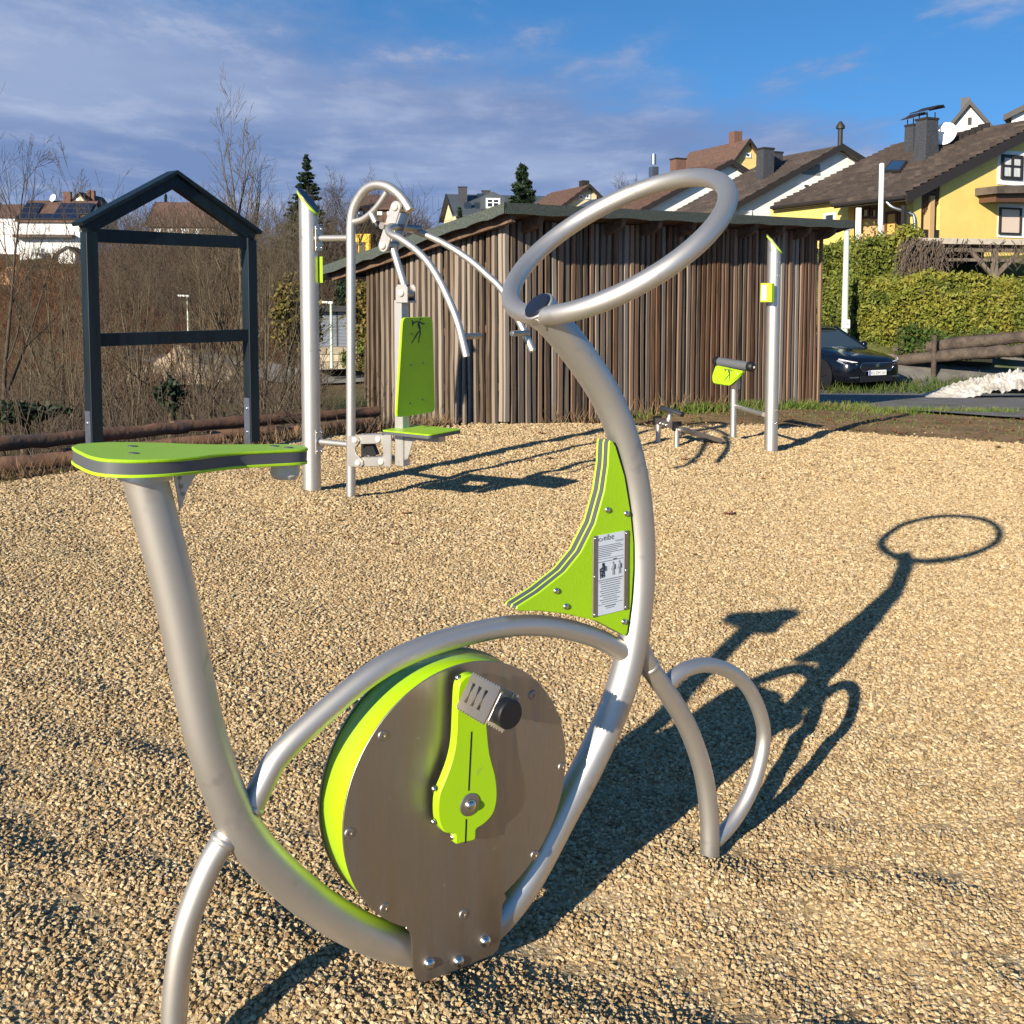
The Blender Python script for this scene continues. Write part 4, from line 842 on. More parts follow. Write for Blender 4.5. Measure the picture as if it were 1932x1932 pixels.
def win_tz(P, par, t0, t1, z0, z1, w, frame=white, pane=glass, cross=True, fr=.07, name='window'):
    mb = MB(); d = .09
    def bar(a, b, c, e): mb.box(P.P((a + b) / 2, (c + e) / 2, w + d / 2 - .02), b - a, d, e - c, (P.ex, P.n, ZUP))
    bar(t0, t1, z0, z0 + fr); bar(t0, t1, z1 - fr, z1); bar(t0, t0 + fr, z0 + fr, z1 - fr); bar(t1 - fr, t1, z0 + fr, z1 - fr)
    if cross: m = (t0 + t1) / 2; bar(m - fr * .4, m + fr * .4, z0 + fr, z1 - fr); q = z0 + (z1 - z0) * .55; bar(t0 + fr, m - fr * .4, q - fr * .25, q + fr * .25); bar(m + fr * .4, t1 - fr, q - fr * .25, q + fr * .25)
    o = mb.build(name, frame, par)
    MB().box(P.P((t0 + t1) / 2, (z0 + z1) / 2, w + .012), t1 - t0 - fr, .012, z1 - z0 - fr, (P.ex, P.n, ZUP)).build('pane', pane, o)
    return o
def slope_tiles(par, o, eu_, es_, L, S, mat, tu=.3, ts=.34, amp=.028, name='roof_tiles'):   # joined wavy courses
    n = unit(np.cross(eu_, es_)); n = n if n[2] > 0 else -n
    nu = int(L / tu) * 4; nc = int(S / ts); U = np.linspace(0, L, nu + 1); vs = []; fs = []
    for c in range(nc):
        for (s, h) in ((c * ts, .055), ((c + 1.08) * ts, .012)):
            vs += [o + eu_ * u + es_ * s + n * (h + amp * (.5 + .5 * math.cos(2 * math.pi * u / tu + (c % 2) * math.pi))) for u in U]
        vs += [o + eu_ * u + es_ * c * ts for u in U]
        k = c * 3 * (nu + 1)
        fs += [(k + i, k + i + 1, k + nu + 2 + i, k + nu + 1 + i) for i in range(nu)]
        fs += [(k + i, k + i + 1, k + 2 * (nu + 1) + i + 1, k + 2 * (nu + 1) + i) for i in range(nu)]
    ob = MB().add(vs, fs).build(name, mat, par, 30, fix=False); ob['kind'] = 'stuff'; return ob
def gable_house(name, label, P, eL, ap, eR, zb, L, wall, roofm, ov=.35, oe=.35, th=.16, tiles=False, back=None, cat='house', group=None, tmat=None):
    h = thing(name, label, cat, P.P((eL[0] + eR[0]) / 2, 0) * V(1, 1, 0) + ZUP * zb, group)
    sl, sr = (ap[1] - eL[1]) / (ap[0] - eL[0]), (eR[1] - ap[1]) / (eR[0] - ap[0])
    tl, tr_ = eL[0] + oe, eR[0] - oe
    MB().prism([(tl, zb), (tr_, zb), (tr_, eR[1] - sr * oe - th), (ap[0], ap[1] - th), (tl, eL[1] + sl * oe - th)], P.o - P.n * ov, P.ex, ZUP, -P.n, L).build('wall', wall, h)
    rf = MB().prism([ap, eL, (eL[0], eL[1] - th), (ap[0], ap[1] - th)], P.o, P.ex, ZUP, -P.n, L + 2 * ov).build('roof', roofm, h)
    MB().prism([ap, eR, (eR[0], eR[1] - th), (ap[0], ap[1] - th)], P.o, P.ex, ZUP, -P.n, L + 2 * ov).build('roof', roofm, h)
    for e in (eL, eR):
        dd = unit(V(e[0] - ap[0], e[1] - ap[1])); Lh = math.hypot(e[0] - ap[0], e[1] - ap[1])
        c = [(ap[0], ap[1] + .05), (e[0], e[1] + .05), (e[0], e[1] - th - .08), (ap[0], ap[1] - th - .08)]
        MB().prism(c, P.o + P.n * .003, P.ex, ZUP, P.n, .05).build('verge_board', trim, rf)
    if tiles:
        es_ = unit(P.ex * (ap[0] - eL[0]) + ZUP * (ap[1] - eL[1])); slope_tiles(rf, P.P(eL[0], eL[1]) + P.n * .05, -P.n, es_, L + 2 * ov, math.hypot(ap[0] - eL[0], ap[1] - eL[1]), tmat or roofm)
    return h
def roof_hit(P, eL, ap, x, y):                    # where the sight line meets the left roof slope
    a = P.P(*eL); es_ = P.ex * (ap[0] - eL[0]) + ZUP * (ap[1] - eL[1]); n = np.cross(P.n, es_); r = ray(x, y); return CAM + r * (((a - CAM) @ n) / (r @ n))
def chimney(par, p, w, d, h, ax, mat, taper=.9, cap=True, name='chimney', sink=.6):
    a = [p + ax[0] * i * w / 2 + ax[1] * j * d / 2 - ZUP * sink for i, j in ((-1, -1), (1, -1), (1, 1), (-1, 1))]; b = [p + ax[0] * i * w / 2 * taper + ax[1] * j * d / 2 * taper + ZUP * h for i, j in ((-1, -1), (1, -1), (1, 1), (-1, 1))]
    o = MB().hexa(a, b).build(name, mat, par)
    MB().box(p + ZUP * (h + .04), w * taper * 1.1, d * taper * 1.1, .08, (ax[0], ax[1], ZUP)).build('chimney_crown', trim, o)
    if cap:
        for i, j in ((-1, -1), (1, -1), (1, 1), (-1, 1)): MB().box(p + ax[0] * i * w * .35 * taper + ax[1] * j * d * .35 * taper + ZUP * (h + .18), .03, .03, .22, (ax[0], ax[1], ZUP)).build('hood_stay', trim, o)
        pr_ = [(-w * .72, 0), (-w * .2, .10), (w * .2, .22), (w * .6, .26), (w * .72, .18), (w * .72, .15), (w * .58, .22), (w * .2, .18), (-w * .2, .06), (-w * .72, -.04)]
        MB().prism(pr_, p + ZUP * (h + .30) - ax[1] * d * .6, ax[0], ZUP, ax[1], d * 1.2).build('chimney_hood', trim, o)
    return o
g_, u_ = unit(V(.91, .415, 0)), unit(V(-.415, .91, 0))
# ---- big yellow house
YP = Plane(at(1710, 367, 34) * V(1, 1, 0), g_); z0 = at(1710, 367, 34)[2]; ySl = .436
yh = thing('yellow_house', 'yellow house with long dark tiled roof and slate clad chimneys above the hedge', 'house', YP.P(6, 0) + ZUP * 3.2)
th = .2; T1 = YP.uv(1773, 400, -.35)[0]; zr_ = lambda t: z0 + ySl * t
TR = 7.24
MB().prism([(T1, 2.2), (13.6, 2.2), (13.6, zr_(.85) - th), (TR, zr_(TR) - th), (T1, zr_(T1) - th)], YP.P(0, 0, -.35), g_, ZUP, u_, 7.0).build('wall', yel, yh)
def slab(s0, s1, t0, t1, name='roof', mat=rbrown):
    return MB().prism([(t0, zr_(t0)), (t1, zr_(t1)), (t1, zr_(t1) - th), (t0, zr_(t0) - th)], YP.P(0, 0, 0) + u_ * s0, g_, ZUP, u_, s1 - s0).build(name, mat, yh)
yr = slab(0, 3.4, 0, TR); yr2 = slab(3.403, 7.6, .62, TR)
MB().prism([(TR, zr_(TR)), (TR * 2 + .3, zr_(-.3)), (TR * 2 + .3, zr_(-.3) - th), (TR, zr_(TR) - th)], YP.P(0, 0, 0), g_, ZUP, u_, 7.6).build('roof', rbrown, yh)
MB().prism([(-.02, zr_(0) + .06), (TR, zr_(TR) + .06), (TR, zr_(TR) - th - .1), (-.02, zr_(0) - th - .1)], YP.P(0, 0, .003), g_, ZUP, YP.n, .05).build('verge_board', trim, yr)
for s0, s1, t in ((0, 3.4, -.06), (3.4, 7.6, .56)):
    MB().tube([YP.P(t, zr_(t) - .06) + u_ * s0, YP.P(t, zr_(t) - .06) + u_ * s1], .07, 10).build('gutter', trim, yr, 40)
es_ = unit(g_ + ZUP * ySl); yn = unit(np.cross(u_, es_)); yn = yn if yn[2] > 0 else -yn
tu, ts_ = .30, .345
tm = MB(); vs = []
for s, hh in ((0, .085), (ts_ * 1.1, .015)):
    for i in range(5): vs.append((i * tu / 4, s, hh + .026 * (.5 + .5 * math.cos(2 * math.pi * i / 4))))
for i in range(5): vs.append((i * tu / 4, 0, 0.0))
tm.add(vs, [(i, i + 1, 6 + i, 5 + i) for i in range(4)] + [(i, i + 1, 11 + i, 10 + i) for i in range(4)])
tile_me = tm.mesh('roof_tile', smooth=30, fix=False); tile_me.materials.append(rbrown)
from mathutils import Matrix
trot = Matrix((-u_, es_, yn)).transposed().to_euler()
spots_ = []
for c in range(int(TR / math.cos(math.atan(ySl)) / ts_)):
    for k in range(int(7.6 / tu)):
        s, q = k * tu, c * ts_
        if s >= 3.35 and q < .66: continue
        spots_.append((s, q))
cpos = lambda s, q: YP.P(0, zr_(0)) + u_ * s + es_ * q
spots_.sort(key=lambda a: np.linalg.norm(cpos(*a) - CAM))
for s, q in spots_[:300]: place(tile_me, 'roof_tile', yr, cpos(s + tu, q), trot)
rest = MB()
for s, q in spots_[300:]:
    p = cpos(s + tu, q); k = len(rest.v); rest.v += [tuple(p - u_ * a[0] + es_ * a[1] + yn * a[2]) for a in vs]; rest.f += [tuple(i + k for i in f) for f in tm.f]
rest.build('roof_tiles', rbrown, yr, 30, fix=False)['kind'] = 'stuff'
rh = lambda x, y: roof_hit(YP, (0, z0), (TR, zr_(TR)), x, y)
chimney(yr, rh(1747, 300), .68, .62, 1.40, (g_, u_), slatec, taper=.84); chimney(yr, rh(1722, 285), .5, .5, .95, (g_, u_), slatec, taper=.88)
c4s = [rh(*q) for q in ((1668, 330), (1700, 330), (1714, 310), (1684, 310))]
sk = MB().hexa([p + yn * .06 for p in c4s], [p + yn * .16 for p in c4s]).build('skylight', trim, yr)
cc = sum(c4s) / 4; MB().hexa([cc + (p - cc) * .82 + yn * .1605 for p in c4s], [cc + (p - cc) * .82 + yn * .17 for p in c4s]).build('pane', glass, sk)
for i, (x, y) in enumerate(((1806, 268), (1818, 262), (1830, 257), (1842, 252), (1856, 246))): p = rh(x, y); MB().box(p + ZUP * .15, .5, .06, .2, (u_, g_, ZUP)).build('snow_guard', trim, yr)
d0 = at(1783, 252, 39); MB().lathe([(.02, -.14), (.25, -.09), (.42, 0), (.44, .01), (.42, .012), (.25, -.07), (.02, -.115)], d0, unit(V(-.7, -.7, .25)), 20).build('satellite_dish', white, yh, 60)
MB().tube([d0 + V(.05, .1, -.05), d0 + V(.05, .1, -.9)], .03, 8).build('dish_mast', trim, yh, 40)
# gable details
ww = -.347
for x0, y0, x1, y1 in ((1884, 250, 1945, 352), (1884, 356, 1945, 450)):
    a, b = YP.uv(x0, y0, ww), YP.uv(x1, y1, ww); ztop = min(a[1], zr_(a[0]) - th - .02)
    MB().prism([(a[0], b[1]), (b[0], b[1]), (b[0], ztop), (a[0], ztop)], YP.P(0, 0, ww - .003), g_, ZUP, YP.n, .03).build('white_panel', wht, yh)
window(YP, yh, 1889, 291, 1927, 340, ww + .03, trim, curtain, True, .1)
o = window(YP, yh, 1885, 391, 1924, 443, ww + .03, trim, shut, False, .06)
o = window(YP, yh, 1739, 372, 1771, 436, -1.0, wood_b, pbr('amber_glass', (.30, .17, .04), rough=.15), False, .14)
a, b = YP.uv(1738, 437, -.4), YP.uv(1772, 346, -.4)
MB().box(YP.P((a[0] + b[0]) / 2, a[1] - .15, -.5), b[0] - a[0] + .1, .3, .45, (g_, u_, ZUP)).build('window_box', trim, yh)
lat = MB()
for i in range(9): lat.box(YP.P(a[0] + (b[0] - a[0]) * i / 8, zr_(a[0] + (b[0] - a[0]) * i / 8) - th - .45, -.42), .04, .03, .75, (g_, u_, ZUP))
for i in range(6): lat.box(YP.P((a[0] + b[0]) / 2, zr_(b[0]) - th - .2 - i * .12, -.40), b[0] - a[0], .02, .035, (g_, u_, ZUP))
lat.build('lattice', wood_b, yh)['kind'] = 'stuff'
a, b = YP.uv(1722, 445, -.35), YP.uv(1739, 366, -.35)
MB().prism([(a[0], 2.6), (b[0], 2.6), (b[0], b[1] - .02), (a[0], b[1] - .12)], YP.P(0, 0, -.35), g_, ZUP, u_, .3).build('corner_pillar', yel, yh)
# porch on the eave side and rear wall
MB().box(YP.P(1.5, 3.55) + u_ * 1.85, .2, 3.1, 2.5, (g_, u_, ZUP)).build('porch_wall', tan_, yh)
MB().box(YP.P(1.0, 3.45) + u_ * 5.8, .3, 4.4, 3.0, (g_, u_, ZUP)).build('rear_wall', yel, yh)
EP = Plane(YP.P(1.5, 0) - g_ * .1, -u_)
for x0, x1, y0, y1, m_ in ((1672, 1694, 400, 446, ora), (1697, 1719, 398, 446, glass), (1628, 1642, 392, 412, yel2), (1645, 1657, 392, 412, yel2)):
    window(EP, yh, x0, y0, x1, y1, .02, wood_b, m_, False, .09)
wA = Plane(YP.P(1.0, 0) - g_ * .15, -u_); window(wA, yh, 1556, 403, 1577, 425, .01, white, glass, False, .08)
for x in (1619.5, 1705): p = at(x, 420, 35.2 if x < 1650 else 34.3); MB().box(V(p[0], p[1], 3.55), .13, .13, 1.75, (g_, u_, ZUP)).build('porch_post', white if x < 1650 else trim, yh)
MB().tube(spline([YP.P(-.02, z0 - .1, .0) - YP.n * .9, YP.P(.1, z0 - .35) + u_ * .7, YP.P(.55, z0 - .55) + u_ * .4, YP.P(.7, z0 - .8) + u_ * .3, YP.P(.72, z0 - 2.2) + u_ * .3], 6), .055, 10).build('downpipe', zinc, yh, 40)
# canopy over the lower window
a = YP.uv(1869, 352, .3); MB().prism([(a[0], a[1]), (a[0] + 4, a[1] + .25), (a[0] + 4, a[1] - .05), (a[0], a[1] - .25)], YP.P(0, 0, -.34), g_, ZUP, YP.n, .9).build('canopy', rbrown, yh)
MB().prism([(a[0] + .2, a[1] - .26), (a[0] + 4, a[1] - .06), (a[0] + 4, a[1] - .4), (a[0] + .2, a[1] - .5)], YP.P(0, 0, -.34), g_, ZUP, YP.n, .7).build('canopy_soffit', wood_b, yh)

# ---- white house with dark roof
WPn = Plane(at(1431, 364, 46) * V(1, 1, 0), g_); f = WPn.uv
eL, ap, eR = f(1318, 424), f(1589, 273), f(1668, 322)
wh = gable_house('white_house', 'white gabled house with dark brown roof and grey louvred strip', WPn, eL, ap, eR, 2.5, 4.2, wht, rbrown, tiles=True)
for x0, y0, x1, y1, m1, m2, cr2 in ((1513, 345, 1540, 366, white, glass, True), (1394, 396, 1417, 412, white, pbr('pale_blind', (.62, .60, .58), rough=.7), False), (1512, 408, 1531, 425, white, pbr('light_blind', (.66, .68, .70), rough=.7), False)): window(WPn, wh, x0, y0, x1, y1, -.345, m1, m2, cr2, .09)
for x0, y0, x1, y1 in ((1514, 308, 1546, 331), (1511, 379, 1530, 406)):
    a, b = f(x0, y0, -.35), f(x1, y1, -.35)
    for k in range(9):
        z = b[1] + (a[1] - b[1]) * (k + .5) / 9; wtop = zr = ap[1] - (ap[0] - a[0]) * (ap[1] - eL[1]) / (ap[0] - eL[0]) - .2
        MB().box(WPn.P((a[0] + b[0]) / 2, z, -.33), b[0] - a[0], .05, (a[1] - b[1]) / 9 * .85, (g_, unit(WPn.n + ZUP * .3), ZUP)).build('louvre', grey_l, wh)
wr = lambda x, y: roof_hit(WPn, eL, ap, x, y)
for (x, y, w, d, h) in ((1443, 336, .62, .55, 1.3), (1463, 318, .5, .5, .7)): chimney(wh, wr(x, y), w, d, h, (g_, u_), slatec, cap=False, taper=.97)
p = wr(1585, 274); MB().tube([p - ZUP * .2, p + ZUP * .75], .11, 10).build('vent_pipe', trim, wh, 40)
MB().lathe([(.2, 0), (.2, .12), (.05, .34)], p + ZUP * .75, ZUP, 10).build('vent_hood', trim, wh, 40)
# ---- row of houses further up
P = Plane(at(1300, 370, 57) * V(1, 1, 0), g_); f = P.uv
eL, ap, eR = f(1193, 404), f(1381, 302), f(1432, 334)
h = gable_house('white_house', 'white gabled house with red brown tiled roof behind the steering ring', P, eL, ap, eR, 3, 4.4, wht, rred, tiles=True)
chimney(h, roof_hit(P, eL, ap, 1279, 336), .68, .65, 1.05, (g_, u_), brick, taper=1, cap=False); p = roof_hit(P, eL, ap, 1233, 352); MB().box(p + ZUP * .5, .42, .42, 1.3, (g_, u_, ZUP)).build('metal_flue', zinc, h); MB().tube([p + ZUP * 1.3, p + ZUP * 1.9], .14, 10).build('flue_pipe', zinc, h, 40)
P = Plane(at(1200, 385, 66) * V(1, 1, 0), g_); f = P.uv
gable_house('orange_house', 'small orange walled house with grey roof seen through the steering ring', P, f(1138, 403), f(1222, 358), f(1290, 396), 3, 7, ora, rslate)
P = Plane(at(1410, 290, 76) * V(1, 1, 0), g_); f = P.uv
h = gable_house('yellow_gable_house', 'house with steep yellow shingled gable above the white houses', P, f(1374, 318), f(1415, 262), f(1446, 306), 6, 7, yshing, rred)
window(P, h, 1406, 288, 1416, 298, -.345, white, glass, False, .1); q = P.P(*f(1419, 262)); MB().box(q - P.n * 2 + ZUP * .3, .7, .7, 1, (g_, u_, ZUP)).build('chimney', brick, h)
P = Plane(at(1090, 370, 80) * V(1, 1, 0), g_); f = P.uv
h = gable_house('yellow_cottage', 'pale yellow house with brown roof just right of the spruce', P, f(1050, 396), f(1113, 348), f(1137, 372), 6, 6, yel2, rred, tiles=True)
window(P, h, 1091, 367, 1100, 377, -.345, white, glass, False, .12); window(P, h, 1104, 366, 1113, 376, -.345, white, glass, False, .12)
q = P.P(*f(1116, 349)); MB().box(q - P.n * 1.2 + ZUP * .15, .6, .6, .6, (g_, u_, ZUP)).build('chimney', trim, h)
sx_ = unit(V(.2, -.98, 0)); P = Plane(at(854.5, 404, 85) * V(1, 1, 0), sx_); f = P.uv
eL, ap, eR = (-8.4, at(854, 403, 85)[2]), (-4.0, at(846, 364, 88)[2]), (.3, at(854, 405, 85)[2])
h = gable_house('slate_roof_house', 'cream house with big blue grey slate roof and dormer beyond the shed', P, eL, ap, eR, 5.5, 8, yel2, rslate)
RPl = lambda x, y: (lambda a, es2, n, r: CAM + r * (((a - CAM) @ n) / (r @ n)))(P.P(*eR), None, np.cross(P.n, P.ex * (ap[0] - eR[0]) + ZUP * (ap[1] - eR[1])), ray(x, y))
for x, y, w, hh in ((873, 380, .45, 1.15), (917, 370, .4, .4)): chimney(h, RPl(x, y), w, .7, hh, (sx_, P.n), slatec, taper=1, cap=False)
for x, y in ((882, 391), (901, 391), (906, 374)): q = RPl(x, y); MB().box(q + ZUP * .1, .55, .6, .55, (unit(np.cross(ZUP, sx_)), sx_, ZUP)).build('skylight', glass, h)
q = RPl(929, 396); dm = MB().prism([(-1.0, 0), (1.0, 0), (1.0, 1.05), (0, 1.5), (-1.0, 1.05)], q + sx_ * .25, -P.n, ZUP, -sx_, 2.4).build('dormer', rslate, h)
DPl = Plane((q + sx_ * .26) * V(1, 1, 0), -P.n); win_tz(DPl, h, -.6, .6, q[2] + .1, q[2] + .95, 0.01, white, glass, True, .14)
P = Plane(at(1830, 230, 60) * V(1, 1, 0), unit(V(.90, -.43, 0))); f = P.uv
h = gable_house('shingled_house', 'weathered white shingled gable rising behind the yellow house roof', P, f(1782, 246), f(1830, 189), f(1880, 245), 6, 7, shingle, rslate)
window(P, h, 1826, 222, 1833, 235, -.345, trim, glass, False, .06); q = P.P(*f(1820, 198)); MB().box(q - P.n * 1.5 + ZUP * .2, .5, .5, .9, (P.ex, P.n, ZUP)).build('chimney', slatec, h)
P = Plane(at(1932, 200, 52) * V(1, 1, 0), unit(V(.85, -.52, 0))); f = P.uv
gable_house('dark_roof_house', 'corner of a dark roofed house at the right picture edge', P, f(1893, 219), f(2010, 160), f(2120, 219), 4, 6, wht, rbrown)

# ---- houses across the valley on the left
VX = unit(V(.10, -1, 0))
def eave_house(name, label, xl, xr, yr_, ye, yb, Y, W, wall, roofm, cat='house'):
    a = at(xl, ye, Y); b = at(xr, ye, Y); P = Plane(V(a[0], a[1], 0), VX); L = b[0] - a[0]
    eR = (0.4, a[2]); ap = (-W / 2, at(xl, yr_, Y + W / 2)[2]); eL = (-W - .4, a[2])
    h = gable_house(name, label, P, eL, ap, eR, at(xl, yb, Y)[2], L, wall, roofm); FPn = Plane(P.P(0, 0) * V(1, 1, 0), -P.n); return h, P, FPn, eR, ap
h, P, FPn, eR, ap = eave_house('solar_house', 'white house with solar panels on its brown roof across the valley', 30, 150, 378, 417, 500, 125, 9, wht, rred)
es2 = unit(P.ex * (ap[0] - eR[0]) + ZUP * (ap[1] - eR[1])); ns = unit(np.cross(P.n, es2)); ns = ns if ns[2] > 0 else -ns; S_ = math.hypot(ap[0] - eR[0], ap[1] - eR[1])
pvm = pbr('solar_panel_glass', (.012, .016, .032), rough=.12, spec=.8); pvf = pbr('panel_frame', (.30, .31, .33), rough=.4, metal=.8)
pan_me = MB().box((0, 0, 0), .92, 1.35, .06).mesh('solar_panel'); pan_me.materials.append(pvm)
prot = Matrix((-P.n, es2, ns)).transposed().to_euler()
fr_me = MB().box((0, 0, -.02), 1.0, 1.45, .05).mesh('panel_frame'); fr_me.materials.append(pvf)
for i, j in [(i, j) for i in range(8) for j in range(3)]:
    if (i, j) in ((2, 2), (3, 2), (2, 1), (7, 0), (3, 1)): continue
    p = P.P(*eR) - P.n * (.6 + i * 1.02) + es2 * (.9 + j * 1.5) + ns * .2
    q = place(pan_me, 'solar_panel', h, p, prot); fr = bpy.data.objects.new('panel_frame', fr_me); COL.objects.link(fr); fr.parent = q
for x0, x1, y0, y1 in ((34, 40, 430, 442), (56, 72, 428, 438), (80, 92, 428, 440), (94, 110, 428, 440), (115, 126, 427, 440), (74, 92, 452, 468), (96, 116, 452, 468), (120, 140, 452, 466), (34, 48, 458, 480)):
    window(FPn, h, x0, y0, x1, y1, .02, white, glass, x1 - x0 < 14, .15)
for x0, x1, y, m_ in ((31, 68, 446, rred), (66, 142, 446, rbrown)):
    a, b = FPn.uv(x0, y), FPn.uv(x1, y); MB().box(FPn.P((a[0] + b[0]) / 2, a[1], .6), b[0] - a[0], 1.3, .35, (FPn.ex, FPn.n, ZUP)).build('awning_roof', m_, h)
a, b = FPn.uv(68, 478), FPn.uv(140, 466); MB().box(FPn.P((a[0] + b[0]) / 2, a[1], .6), b[0] - a[0], 1.3, .12, (FPn.ex, FPn.n, ZUP)).build('balcony', grey_l, h)
for k in range(14): MB().box(FPn.P(a[0] + (b[0] - a[0]) * k / 13, (a[1] + b[1]) / 2 - .3, 1.2), .1, .04, .9, (FPn.ex, FPn.n, ZUP)).build('baluster', grey_l, h)
for k in (0, .5, 1): MB().box(FPn.P(a[0] + (b[0] - a[0]) * k, a[1] - .6, 1.1), .2, .2, 3.2, (FPn.ex, FPn.n, ZUP)).build('balcony_post', white, h)
q = P.P(*ap) - P.n * 3.1; MB().lathe([(.05, -.15), (.4, -.06), (.5, 0), (.45, .02)], q + ZUP * .3 - V(0, .5, 0), unit(V(-.4, -.85, .3)), 14).build('satellite_dish', white, h, 60); MB().box(q - P.n * 1.6 + ZUP * .3, .9, .7, 1.6, (P.n, P.ex, ZUP)).build('chimney', brick, h)
P = Plane(at(146, 380, 142) * V(1, 1, 0), (1, 0)); f = P.uv
h = gable_house('cream_gable_house', 'cream house with steep dark gable peeking above the solar panel roof', P, f(112, 402), f(147, 361), f(182, 404), 9, 8, yel2, rbrown); window(P, h, 142, 374, 152, 384, -.345, white, glass, True, .2)
for x in (158, 164): q = P.P(*f(x, 372)); MB().box(q - P.n * 2, .6, .6, 2.2).build('chimney', brick, h)
h, P, FPn, eR, ap = eave_house('brown_gable_house', 'brown and white house cut by the left picture edge', -48, 24, 385, 408, 492, 139, 9, wht, rred)
for x0, x1, y0, y1 in ((0, 10, 415, 424), (14, 24, 415, 424), (-15, 2, 440, 455), (8, 20, 440, 455)): window(FPn, h, x0, y0, x1, y1, .02, white, glass, False, .2)
P = Plane(at(126, 494, 112) * V(1, 1, 0), (1, .05)); f = P.uv
gable_house('garden_hut', 'small white gabled hut in front of the solar panel house', P, f(104, 478), f(125, 464), f(146, 478), f(125, 497)[1], 3, wht, rbrown, ov=.15, oe=.3)
h, P, FPn, eR, ap = eave_house('brown_roof_barn', 'long brown roofed house half hidden by bare trees inside the notice frame', 275, 400, 381, 425, 470, 118, 10, plaster('dull_plaster', (.28, .22, .17)), rred)
for k in range(4): window(FPn, h, 290 + k * 26, 432, 304 + k * 26, 444, .02, white, glass, True, .2)
h, P, FPn, eR, ap = eave_house('brown_house', 'dark brown house behind bare twigs beside the shoulder press cane', 668, 750, 367, 392, 440, 88, 8, plaster('brown_cladding', (.13, .085, .06)), rred)
for k in range(4): window(FPn, h, 676 + k * 18, 398, 685 + k * 18, 406, .02, white, glass, True, .15)

